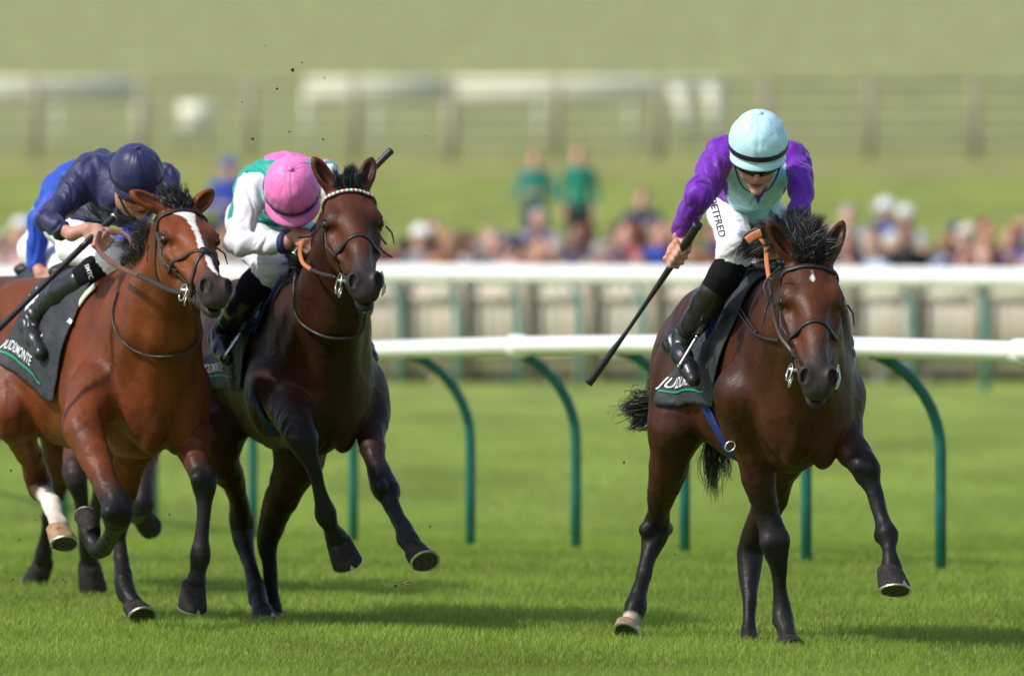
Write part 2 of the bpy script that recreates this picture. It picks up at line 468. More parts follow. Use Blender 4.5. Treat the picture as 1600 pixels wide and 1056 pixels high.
    # ears
    for s, key in ((-1, 'earR'), (1, 'earL')):
        b = hp(.015, s * .052, -.035); tip = pt(*hd[key]); d = tip - b; ln = np.linalg.norm(d); d /= ln
        if ln > .165 * hs: tip = b + d * .165 * hs; ln = .165 * hs
        if 'ear' in hd: fwd = hp(*hd['ear'][0 if s < 0 else 1]) - hp(0, 0, 0)
        else: fwd = hp(0, s * .25, 1) - hp(0, 0, 0)
        fwd = fwd - d * (fwd @ d); fwd /= np.linalg.norm(fwd); sd = np.cross(d, fwd)
        ME = np.stack([d, sd, fwd], 1)
        B.rc(b - d * .02, b + d * .05 * hs, .030 * hs, .030 * hs, k=.02, c=face)
        B.ell(b + d * ln * .50, (ln * .50, .032 * hs, .023 * hs), M=ME, k=.015, c=face)
        B.rc(b + d * ln * .55, tip - d * .004, .016 * hs, .0045, k=.012, c=face, c2=tuple(np.array(face) * .25))
        B.ell(b + d * ln * .50 + fwd * .021 * hs, (ln * .38, .019 * hs, .021 * hs), M=ME, k=.008, op=-1, c=tuple(np.array(face) * .55))
    # limbs
    for ch in cfg['limbs']:
        nodes = []
        for q in ch['n']:
            if len(q) == 5: u, v, f, r, c = q; p = pt(u, v, f); r = r / S0
            else: (p, r, c) = q; p = np.array(p, float)
            nodes.append((p, r, c))
        ch['pts'] = nodes
        wi = ch.get('white')
        if len(nodes) > 3:           # smooth the chain: no kinks between measured stations
            arr = [np.r_[p, r, c, k_] for k_, (p, r, c) in enumerate(nodes)]
            sm = smooth_path(arr, 3); nodes = [(a[:3], max(a[3], .012), min(max(a[4], 0), 1)) for a in sm]; kk_ = [a[5] for a in sm]
        else: kk_ = list(range(len(nodes)))
        for i in range(len(nodes) - 1):
            (p, r, c), (p2, r2, c2) = nodes[i], nodes[i + 1]
            ca = coat * (1 - c) + np.array(BLK) * c; cb = coat * (1 - c2) + np.array(BLK) * c2
            if wi and kk_[i] >= wi - .4: ca = cb = np.array((.62, .55, .46))
            B.rc(p, p2, r * (.88 if i < 8 else .96), r2 * (.88 if i < 7 else .96), k=.07 if i < 2 else (.03 if i < 5 else (.012 if i < 9 else .003)), c=ca, c2=cb)
        lens = [] and [round(float(np.linalg.norm(nodes[i + 1][0] - nodes[i][0])), 2) for i in range(len(nodes) - 1)]
        print('  limb', ch['k'], 'total', round(sum(lens), 2), lens, 'y0', round(float(nodes[0][0][1]), 2), 'yend', round(float(nodes[-1][0][1]), 2))
        for (u, v, f, r, c) in ch.get('extra', ()):      # joint bumps
            r = r * .93
            B.ell(pt(u, v, f), (r / S0,) * 3, k=.03, c=coat * (1 - c) + np.array(BLK) * c)
        # tendon line behind cannon
    H.B = B
    V, F = B.mesh(cfg.get('h', 0.0062), margin=.10)
    Cc = B.colors(V)
    Nv = vnormals(V, F); lw = np.clip((.98 - V[:, 2]) / .12, 0, 1); lw2 = 1 - lw
    hd_d = np.linalg.norm(V - (P + La * .3), axis=1); hw = np.clip((hd_d - .30) / .08, 0, 1)
    sub_ = np.where(hw > 0)[0]; disp = np.zeros(len(V), dtype=np.float32)
    q1 = fold_noise(V[sub_], (24, 24, 8), 2.0); q2 = fold_noise(V[sub_], (6, 6, 5), 7.0)
    disp[sub_] = hw[sub_] * (lw[sub_] * (.0040 * q1 + .0030 * (1 - 3 * np.abs(q2))) + lw2[sub_] * (.006 * q2 + .0018 * q1))
    V = V + Nv * disp[:, None]
    # coat shading by place: dark spine & legs handled by prims; white face marks
    HC = ((V - P) @ MH) / hs
    for (fn) in hd.get('marks', ()):
        m = fn(HC); Cc = Cc * (1 - m[:, None]) + np.array((.72, .68, .64)) * m[:, None]
    for fn in cfg.get('paint', ()):
        Cc = fn(V, Cc, H)
    body = mesh_obj('body', V, F, M['coat'], root, cols=Cc); H.body = body
    print('  verts', len(V))
    # eyes
    for s in (-1, 1):
        mb = MB(); c = hp(.192, s * .0900, -.058)
        lat = []; 
        for i in range(9):
            for j in range(14):
                a = math.pi * i / 8; b_ = 2 * math.pi * j / 14
                lat.append(c +   .0215 * hs * np.array([math.sin(a) * math.cos(b_), math.sin(a) * math.sin(b_), math.cos(a)]))
        fs = [(i * 14 + j, i * 14 + (j + 1) % 14, (i + 1) * 14 + (j + 1) % 14, (i + 1) * 14 + j) for i in range(8) for j in range(14)]
        mb.add(lat, fs); mb.build('eye', M['eye'], root)
    # hooves
    for ch in cfg['limbs']:
        hf = ch.get('hoof')
        if not hf: continue
        a = pt(*hf['top']); b = pt(*hf['bot']); toe = np.array(hf['toe'], float)
        ax = b - a; ln = np.linalg.norm(ax); ax /= ln
        toe = toe - ax * (toe @ ax); toe /= np.linalg.norm(toe); sd = np.cross(ax, toe)
        r0, r1 = (q_ * .95 for q_ in hf.get('r', (.052, .066))); sh = hf.get('slant', .035)
        mb = MB(); rows = []; nr, ns = 7, 28
        for i in range(nr):
            t = i / (nr - 1); rr = r0 * .92 + (r1 - r0 * .92) * t ** .85
            if i == 0: rr *= .80
            if i == nr - 1: rr *= .985
            for j in range(ns):
                an = 2 * math.pi * j / ns; cx, sx = math.cos(an), math.sin(an)
                rad = rr * (1.06 if cx > 0 else .80 + .0 * cx)
                # heel is lower and cut back
                p = a + ax * (ln * t * (1 if cx > 0 else 1 + .0)) + toe * (cx * rad + sh * (t - .4)) + sd * sx * rr
                if i == 0 and cx < 0: p = p + ax * (-cx) * ln * .25
                rows.append(p)
        fs = [(i * ns + j, i * ns + (j + 1) % ns, (i + 1) * ns + (j + 1) % ns, (i + 1) * ns + j) for i in range(nr - 1) for j in range(ns)]
        fs.append(tuple(range(ns)))
        mb.add(rows, fs)
        ho = mb.build('hoof', M['hoof_pale'] if ch.get('pale') else M['hoof'], root)
        so_ = MB(); ctr = a + ax * (ln - .004) + toe * (sh * .6)
        base = rows[-ns:]
        inn = [ctr + (p - ctr) * .62 + ax * (-.006) for p in base]; cen = ctr - ax * .008 + toe * -.02
        vs = [p + ax * 0.000 for p in base] + inn + [cen]
        so_.add(vs, [(j, (j + 1) % ns, ns + (j + 1) % ns, ns + j) for j in range(ns)] + [(ns + j, ns + (j + 1) % ns, 2 * ns) for j in range(ns)])
        so_.build('sole', M['sole'], ho)
        if not hf.get('noshoe'):
            sm = MB(); js = [j for j in range(-11, 12)]
            outp = []; nn = []
            pts_o = [base[j % ns] for j in js]
            v = []; f = []
            for p in pts_o:
                o = ctr + (p - ctr) * 1.015; i_ = ctr + (p - ctr) * .86
                v += [o + ax * .001, o + ax * .0050, i_ + ax * .0050, i_ + ax * .001]
            for k in range(len(pts_o) - 1):
                for q in range(4):
                    x, y = k * 4 + q, k * 4 + (q + 1) % 4
                    f.append((x, y, y + 4, x + 4))
            f.append((0, 1, 2, 3)); f.append(tuple(len(pts_o) * 4 - 4 + q for q in (3, 2, 1, 0)))
            # toe clip
            n0 = len(v); tp = ctr + (base[0] - ctr) * 1.03; tdir = sd * .012
            v += [tp - tdir + ax * .004, tp + tdir + ax * .004, tp - ax * .020 - toe * .004, ]
            f.append((n0, n0 + 1, n0 + 2))
            sm.add(v, f); sm.build('horseshoe', M['shoe'], ho, smooth=False)
    return H

def loop_snap(H, pts, off, sub=6):
    P = np.array(smooth_path(pts, sub)); Q, Nn = H.B.snap(P, off, 5); return Q, Nn

def bridle(H, style='cavesson', mats=('leather', 'leather'), decor=False):
    hp = H.hp; root = H.root; lm = M[mats[0]]
    br = MB()
    def strap(pts, w=.016, off=.004, sub=6, th=.003, mb=br):
        Q, Nn = loop_snap(H, [hp(*p) for p in pts], off, sub)
        for _ in range(4): Q[1:-1] = Q[1:-1] * .4 + (Q[:-2] + Q[2:]) * .3
        D_ = H.B.eval(Q); Q = Q + Nn * np.clip(off - D_, 0, .02)[:, None] * .8
        for _ in range(2): Q[1:-1] = Q[1:-1] * .5 + (Q[:-2] + Q[2:]) * .25
        mb.strap(list(Q), list(Nn), w, th)
    bb = MB()
    strap([(.085, -.115, -.09), (.072, -.105, -.05), (.070, -.06, -.01), (.072, 0, .01), (.070, .06, -.01), (.072, .105, -.05), (.085, .115, -.09)], .020, .006, 8, .004, bb)
    if decor:
        bo = bb.build('browband', M['leather'], root)
        # small pale and coloured tiles along the band
        n = len(bb.v) // 6; tl = MB()
        cs = [(.75, .72, .5), (.55, .1, .08), (.75, .75, .7), (.08, .35, .22)]
        for i in range(1, n - 2):
            a = [Vector(bb.v[i * 6 + k]) for k in (2, 3)]; b = [Vector(bb.v[(i + 1) * 6 + k]) for k in (2, 3)]
            nn = (a[1] - a[0]).cross(b[0] - a[0]).normalized() * -1.0
            cc = sum((Vector(x) for x in a + b), Vector()) / 4
            if (cc - Vector(hp(.07, 0, -.1))).dot(nn) < 0: nn = -nn
            q = [a[0].lerp(b[0], .08), a[1].lerp(b[1], .08), a[1].lerp(b[1], .92), a[0].lerp(b[0], .92)]
            e = [(cc + (p - cc) * 1.25) + nn * .003 for p in q]
            f_ = [(cc + (p - cc) * 1.25) for p in q]
            tl.add(e + f_, [(0, 1, 2, 3), (0, 4, 5, 1), (1, 5, 6, 2), (2, 6, 7, 3), (3, 7, 4, 0)], cs[i % 4])
        tl.build('bead_trim', M['beads'], bo, cols=True, smooth=False)
    else: bb.build('browband', lm, root)
    for s in (-1, 1):
        strap([(.075, s * .115, -.085), (.16, s * .12, -.115), (.26, s * .11, -.14), (.35, s * .09, -.135), (.415, s * .075, -.125)], .014)
        strap([(.075, s * .115, -.095), (.12, s * .12, -.17), (.17, s * .11, -.26), (.17, s * .05, -.30)], .012)      # throatlash
        strap([(.085, s * .12, -.10), (.18, s * .12, -.13), (.25, s * .115, -.15), (.34, s * .095, -.12)], .009)
        # hanging strap ends and buckle
        p0 = hp(.14, s * .125, -.12)
        br.tube([p0, p0 + (H.MH @ np.array([.04, s * .018, .00])), p0 + (H.MH @ np.array([.085, s * .022, -.02]))], [.004, .004, .002], 6)
    strap([(.0, -.085, -.09), (-.03, -.05, -.06), (-.035, 0, -.05), (-.03, .05, -.06), (.0, .085, -.09)], .02)
    nbm = MB()
    if style != 'grackle':
        strap([(.345, -.03, -.19), (.345, -.09, -.14), (.335, -.09, -.06), (.325, -.045, 0), (.322, 0, .01), (.325, .045, 0), (.335, .09, -.06), (.345, .09, -.14), (.345, .03, -.19)], .021, .005, 6, .004, nbm)
    else:
        strap([(.28, -.10, -.16), (.30, -.09, -.09), (.33, -.06, -.02), (.365, 0, .01), (.41, .05, -.03), (.445, .07, -.08), (.46, .05, -.14)], .015, .005, 6, .0035, nbm)
        strap([(.28, .10, -.16), (.30, .09, -.09), (.33, .06, -.02), (.365, 0, .014), (.41, -.05, -.03), (.445, -.07, -.08), (.46, -.05, -.14)], .015, .005, 6, .0035, nbm)
        q, nn = loop_snap(H, [hp(.35, 0, .01), hp(.38, 0, .01)], .010, 2)
        nbm.strap(list(q), list(nn), .034, .004)
    nbm.build('noseband', lm, root)
    br.build('bridle', lm, root)
    H.bit = {}
    for s in (-1, 1):
        c = hp(.447, s * .072, -.118); H.bit[s] = c
        mb = MB(); r = .033 if style != 'dring' else .04
        mb.tube(ring(c + H.MH @ np.array([.012, s * .006, -.004]), H.MH @ np.array([0.1, 1, .25 * s]), r, 28), .0038, 8, cap=False)
        mb.tube([c + H.MH @ np.array([0, s * .01, 0]), c + H.MH @ np.array([0.005, -s * .05, 0.0])], .007, 8)
        mb.tube(ring(c + H.MH @ np.array([.05, s * .004, -.014]), H.MH @ np.array([.4, .9, .0]), .020, 20, sq=1.2), .0028, 6, cap=False)
        mb.build('bit_ring', M['steel'], root)
    return br

def path_strap(H, name, px, w, mat, th=.003, face=None, tube=False, parent=None, rad=.005, sub=6):
    """strap / cord through (u, v, f) points of the horse's own frame"""
    P = smooth_path([H.pt(*p) if len(p) == 3 and p[0] > 3 else np.array(p, float) for p in px], sub)
    mb = MB()
    if tube: mb.tube(P, rad, 8)
    else:
        c = H.camL; nr = [(c - p) / np.linalg.norm(c - p) if face is None else np.array(face) for p in P]
        mb.strap(P, nr, w, th)
    return mb.build(name, mat, parent or H.root)
def blaze(pts):
    """white mark following (t, w, halfwidth) rows down the face"""
    pts = np.array(pts)
    def fn(HC):
        t, w, n = HC.T
        wc = np.interp(t, pts[:, 0], pts[:, 1]); hw = np.interp(t, pts[:, 0], pts[:, 2], left=0, right=0)
        jag = .0012 * np.sin(t * 160) + .0022 * np.sin(t * 47 + 1 + 8 * np.sign(w - wc))
        m = np.clip((hw + jag - np.abs(w - wc)) / .0025, 0, 1)
        return m * (n > -.06) * (t > pts[0, 0]) * (t < pts[-1, 0])
    return fn
M['beads'] = nmat('browband_beads', rough=.4); L(M['beads'], attr_col(M['beads']), M['beads'].node_tree.nodes['Principled BSDF'].inputs['Base Color'])
UP = (0, 0, 1)
def lead_horse():
    return make_horse(dict(name='racehorse', yaw=17, root=(.94, 43.75), coat=(.048, .0150, .0062), coat2=(.056, .0165, .0066), face=(.085, .025, .0085), dz=-.11,
      head=dict(poll=(1266, 392, 1.05), nose=(1281, 578), turn=10, s=1.08, earR=(1198, 345, 1.02), earL=(1320, 341, 1.0),
                marks=(blaze([(.093, -.002, 0), (.125, -.002, .008), (.142, 0, .007), (.146, 0, 0)]),)),
      limbs=[
        dict(k='RF', n=[((.42, -.20, .98), .105, 0), (1172, 655, .36, 41, 0), (1180, 707, .33, 33, .05), (1188, 760, .30, 24, .45), (1200, 802, .28, 19.5, .9),
                        (1210, 838, .28, 22, 1), (1212, 856, .28, 21, 1), (1216, 884, .25, 14, 1), (1218, 912, .24, 11, 1), (1222, 945, .24, 12.5, 1), (1223, 967, .25, 16.5, 1), (1229, 985, .29, 13, 1), (1232, 1000, .32, 15, 1)],
             extra=[(1221, 842, .31, 12, 1), (1199, 848, .30, 11, 1), (1216, 972, .21, 9, 1)],
             hoof=dict(top=(1231, 994, .32), bot=(1234, 1014, .35), toe=(1, .1, 0), r=(.046, .056), noshoe=1)),
        dict(k='LF', n=[((.48, .17, .98), .105, 0), (1308, 655, .52, 38, 0), (1322, 690, .62, 30, 0), (1340, 714, .70, 24, .35), (1351, 730, .75, 23, 1), (1355, 742, .76, 21, 1),
                        (1364, 764, .78, 14, 1), (1373, 791, .81, 12, 1), (1380, 815, .84, 13, 1), (1386, 836, .87, 17.5, 1), (1389, 856, .90, 12.5, 1), (1391, 874, .93, 14, 1), (1392, 888, .94, 18, 1)],
             extra=[(1343, 727, .78, 13, 1), (1361, 733, .78, 13, 1), (1378, 838, .84, 10, 1)],
             hoof=dict(top=(1391, 884, .94), bot=(1393, 926, .99), toe=(1, .25, .1), r=(.053, .068))),
        dict(k='RH', n=[((-.48, -.11, 1.05), .155, 0), (1060, 655, -.40, 50, 0), (1050, 700, -.42, 38, 0), (1041, 742, -.50, 30, .1), (1033, 778, -.58, 22.5, .5), (1029, 803, -.66, 18.5, .85),
                        (1026, 822, -.71, 22, 1), (1021, 845, -.70, 19, 1), (1013, 871, -.67, 12.5, 1), (1005, 903, -.62, 11.5, 1), (998, 928, -.58, 12.5, 1), (993, 948, -.55, 17.5, 1), (986, 968, -.52, 14, 1), (978, 984, -.50, 15, 1)],
             extra=[(1041, 826, -.74, 10, 1), (1009, 828, -.68, 11, 1), (991, 958, -.58, 12, 1)],
             hoof=dict(top=(983, 972, -.52), bot=(973, 993, -.47), toe=(.8, .3, .2), r=(.048, .062)), pale=True),
        dict(k='LH', n=[((-.46, .11, 1.05), .155, 0), (1225, 680, -.10, 50, 0), (1212, 745, -.16, 32, .1), (1199, 791, -.24, 26, .3), (1184, 821, -.30, 21, .7), (1174, 855, -.36, 21, 1),
                        (1171, 882, -.35, 19, 1), (1170, 912, -.31, 14.5, 1), (1171, 942, -.26, 11.5, 1), (1171, 975, -.22, 11, 1), (1172, 996, -.18, 15, 1), (1176, 1008, -.14, 14, 1)],
             hoof=dict(top=(1176, 1003, -.15), bot=(1178, 1016, -.12), toe=(1, 0, 0), r=(.046, .056), noshoe=1)),
      ],
      paint=(lambda V, C, H: sock(V, C, H.pt(985, 973, -.51), .052),)))
def sock(V, C, c, r, col=(.62, .54, .42)):
    d = np.linalg.norm(V - c, axis=1); m = np.clip((r - d) / .012, 0, 1)[:, None]
    return C * (1 - m) + np.array(col) * m
def second_horse():
    return make_horse(dict(name='racehorse', yaw=18, root=(-.925, 46.0), coat=(.036, .0115, .0055), coat2=(.034, .011, .0055), face=(.072, .021, .0085), dz=-.10,
      head=dict(poll=(543, 281, 1.12), nose=(572, 428), turn=12, s=1.04, earR=(489, 246, 1.08), earL=(581, 247, 1.08)),
      limbs=[
        dict(k='RF', n=[((.46, -.18, .98), .105, 0), (452, 635, .62, 38, 0), (458, 655, .80, 32, .1), (468, 678, .97, 25, .8), (474, 692, 1.0, 23, 1), (482, 712, .98, 15, 1),
                        (491, 735, .96, 11, 1), (499, 765, .92, 10.5, 1), (504, 785, .90, 13, 1), (508, 802, .88, 16.5, 1), (517, 824, .84, 12.5, 1), (524, 838, .82, 17, 1)],
             extra=[(462, 683, 1.02, 14, 1), (480, 684, 1.0, 14, 1)],
             hoof=dict(top=(526, 838, .82), bot=(540, 876, .78), toe=(1, .1, -.5), r=(.050, .066))),
        dict(k='LF', n=[((.48, .17, .98), .105, 0), (575, 640, .50, 36, 0), (579, 675, .62, 25, .05), (584, 712, .74, 18, .4), (594, 742, .82, 19, 1), (603, 764, .88, 21.5, 1),
                        (609, 782, .92, 15, 1), (618, 802, .98, 12, 1), (628, 822, 1.05, 12.5, 1), (637, 841, 1.10, 16.5, 1), (645, 853, 1.15, 14.5, 1), (652, 862, 1.18, 17, 1)],
             extra=[(594, 760, .93, 13, 1), (611, 765, .90, 12, 1)],
             hoof=dict(top=(650, 859, 1.18), bot=(660, 884, 1.25), toe=(1, .25, .45), r=(.050, .066))),
        dict(k='RH', n=[((-.46, -.11, 1.05), .155, 0), (350, 655, -.30, 44, 0), (347, 712, -.34, 32, 0), (364, 751, -.42, 20, .2), (374, 789, -.50, 17, .5), (379, 822, -.56, 20, .9),
                        (381, 842, -.54, 17, 1), (387, 868, -.50, 12.5, 1), (395, 898, -.42, 11, 1), (402, 930, -.35, 15.5, 1), (407, 945, -.30, 14, 1), (411, 955, -.27, 17, 1)],
             hoof=dict(top=(411, 952, -.27), bot=(415, 979, -.22), toe=(1, .1, .1), r=(.050, .062))),
        dict(k='LH', n=[((-.46, .11, 1.05), .155, 0), (470, 690, -.10, 48, 0), (452, 751, -.18, 33, .1), (434, 789, -.28, 26, .4), (425, 820, -.36, 21, .8), (418, 848, -.40, 17, 1),
                        (421, 880, -.42, 11.5, 1), (424, 922, -.45, 11, 1), (429, 950, -.46, 13, 1), (433, 966, -.46, 13, 1)],
             hoof=dict(top=(432, 960, -.46), bot=(434, 975, -.44), toe=(1, 0, .1), r=(.046, .056))),
      ]))
def third_horse():
    return make_horse(dict(name='racehorse', yaw=31, root=(-1.70, 45.6), coat=(.140, .034, .0095), coat2=(.145, .036, .010), face=(.165, .041, .011), muzzle=(.05, .032, .026), dz=-.10,
      head=dict(poll=(281, 313, 1.10), nose=(340, 436), turn=33, s=1.04, earR=(203, 300, 1.02), earL=(333, 297, 1.12), ear=((0, -.6, .8), (0, .6, .8)),
                marks=(blaze([(.045, .006, .0), (.055, .004, .028), (.075, -.004, .045), (.10, -.002, .036), (.13, .004, .021), (.18, .006, .013), (.25, .004, .012), (.33, .004, .015), (.42, .008, .014), (.485, .012, .011), (.51, .012, 0)]),)),
      limbs=[
        dict(k='RF', n=[((.44, -.19, .98), .11, 0), (130, 660, .58, 34, 0), (140, 695, .68, 28, 0), (152, 722, .76, 24, .1), (165, 755, .84, 20, .5), (180, 785, .92, 22.5, 1), (183, 803, .94, 23, 1),
                        (180, 822, .86, 15, 1), (172, 840, .76, 12, 1), (160, 856, .64, 14, 1), (151, 858, .60, 15, 1), (141, 842, .56, 13, 1), (137, 832, .54, 15, 1)],
             extra=[(172, 800, .97, 14, 1), (190, 797, .95, 13, 1)],
             hoof=dict(top=(140, 836, .56), bot=(146, 806, .50), toe=(-.4, -.6, -.3), r=(.044, .058))),
        dict(k='LF', n=[((.48, .17, .98), .11, 0), (290, 660, .50, 36, 0), (297, 685, .60, 30, 0), (305, 715, .70, 22, .15), (316, 742, .78, 19, .95), (319, 757, .80, 19, 1),
                        (319, 778, .80, 13, 1), (318, 808, .80, 10.5, 1), (315, 843, .80, 11.5, 1), (314, 866, .80, 16, 1), (310, 892, .78, 12, 1), (306, 908, .78, 16, 1)],
             extra=[(309, 747, .82, 11, 1), (324, 747, .80, 11, 1), (318, 872, .77, 10, 1)],
             hoof=dict(top=(305, 906, .78), bot=(297, 946, .74), toe=(1, -.1, -.3), r=(.050, .064))),
        dict(k='RH', n=[((-.46, -.11, 1.05), .155, 0), (20, 640, -.26, 42, 0), (36, 690, -.34, 26, 0), (50, 720, -.44, 19, .1), (60, 752, -.52, 20, .5), (66, 770, -.46, 17, .8), (73, 775, -.36, 14, .3),
                        (80, 788, -.20, 15.5, 0), (88, 808, -.10, 13, 0), (92, 822, -.06, 16, 0)], white=6,
             extra=[(62, 768, -.54, 14, .8)],
             hoof=dict(top=(91, 820, -.06), bot=(95, 854, 0), toe=(1, .1, .1), r=(.052, .064)), pale=True),
        dict(k='LH', n=[((-.46, .11, 1.05), .155, 0), (205, 670, -.05, 42, 0), (200, 730, -.12, 27, 0), (192, 780, -.22, 20, .3), (186, 812, -.26, 19, .8), (186, 846, -.18, 11.5, .9), (191, 884, -.08, 12.5, 1),
                        (195, 920, .02, 16, 1), (204, 936, .08, 14, 1), (210, 946, .10, 16, 1)],
             hoof=dict(top=(209, 942, .10), bot=(216, 968, .16), toe=(1, .2, .2), r=(.050, .064))),
      ]))
def fourth_horse():
    return make_horse(dict(name='racehorse', yaw=26, root=(-2.02, 49.6), coat=(.085, .026, .013), dz=-.12, h=.008,
      head=dict(poll=(250, 400, 1.05), nose=(290, 520), turn=20, s=1.0, earR=(230, 370, 1.0), earL=(285, 370, 1.0)),
      limbs=[
        dict(k='RF', n=[((.44, -.18, .98), .105, 0), (125, 660, .45, 30, 0), (121, 715, .55, 24, .3), (119, 745, .65, 19, .9), (126, 775, .66, 12, 1), (133, 820, .62, 11, 1),
                        (137, 850, .58, 15, 1), (139, 872, .55, 13, 1), (140, 880, .54, 15, 1)],
             hoof=dict(top=(139, 874, .55), bot=(142, 916, .50), toe=(1, 0, -.4), r=(.052, .066))),
        dict(k='LF', n=[((.48, .17, .98), .105, 0), (236, 660, .45, 30, 0), (226, 715, .62, 22, .2), (222, 755, .74, 17, .8), (223, 785, .8, 18, 1), (220, 800, .74, 14, 1), (214, 806, .6, 14, 1)],
             hoof=dict(top=(218, 806, .62), bot=(232, 815, .54), toe=(.3, .2, -.9), r=(.046, .058))),
        dict(k='RH', n=[((-.46, -.11, 1.05), .15, 0), (80, 650, -.30, 36, 0), (88, 710, -.34, 24, 0), (92, 745, -.44, 18, .4), (84, 775, -.50, 16, .9), (76, 805, -.56, 10.5, 1), (70, 845, -.64, 10, 1),
                        (68, 868, -.68, 14, 1), (67, 878, -.72, 14, 1)],
             hoof=dict(top=(68, 872, -.70), bot=(64, 910, -.80), toe=(-.6, 0, -.6), r=(.052, .066))),
        dict(k='LH', n=[((-.46, .11, 1.05), .15, 0), (190, 680, -.05, 36, 0), (170, 730, -.2, 24, .1), (160, 770, -.3, 16, .8), (150, 800, -.4, 12, 1), (142, 830, -.5, 12, 1)]),
      ]))
# ---------------------------------------------------------------- tack
def cloth_text(H, grid_fn, txt, size, f0, a0, mat, parent, sx=1.0, shear=0.0):
    cu = bpy.data.curves.new('t', 'FONT'); cu.body = txt; cu.size = size; cu.space_character = 1.05; cu.offset = size * .008
    to = bpy.data.objects.new('t', cu); me = bpy.data.meshes.new_from_object(to)
    bm = bmesh.new(); bm.from_mesh(me)
    for _ in range(2):
        es = [e for e in bm.edges if e.calc_length() > .012]
        if es: bmesh.ops.subdivide_edges(bm, edges=es, cuts=1)
        bmesh.ops.triangulate(bm, faces=bm.faces[:])
    V = np.array([tuple(v.co) for v in bm.verts]); F = [tuple(v.index for v in f.verts) for f in bm.faces]
    bm.free(); bpy.data.objects.remove(to); bpy.data.curves.remove(cu); bpy.data.meshes.remove(me)
    P = [grid_fn(f0 + (v[0] + shear * v[1]) * sx, a0 + v[1]) for v in V]
    return mesh_obj('lettering', P, F, mat, parent, smooth=False)

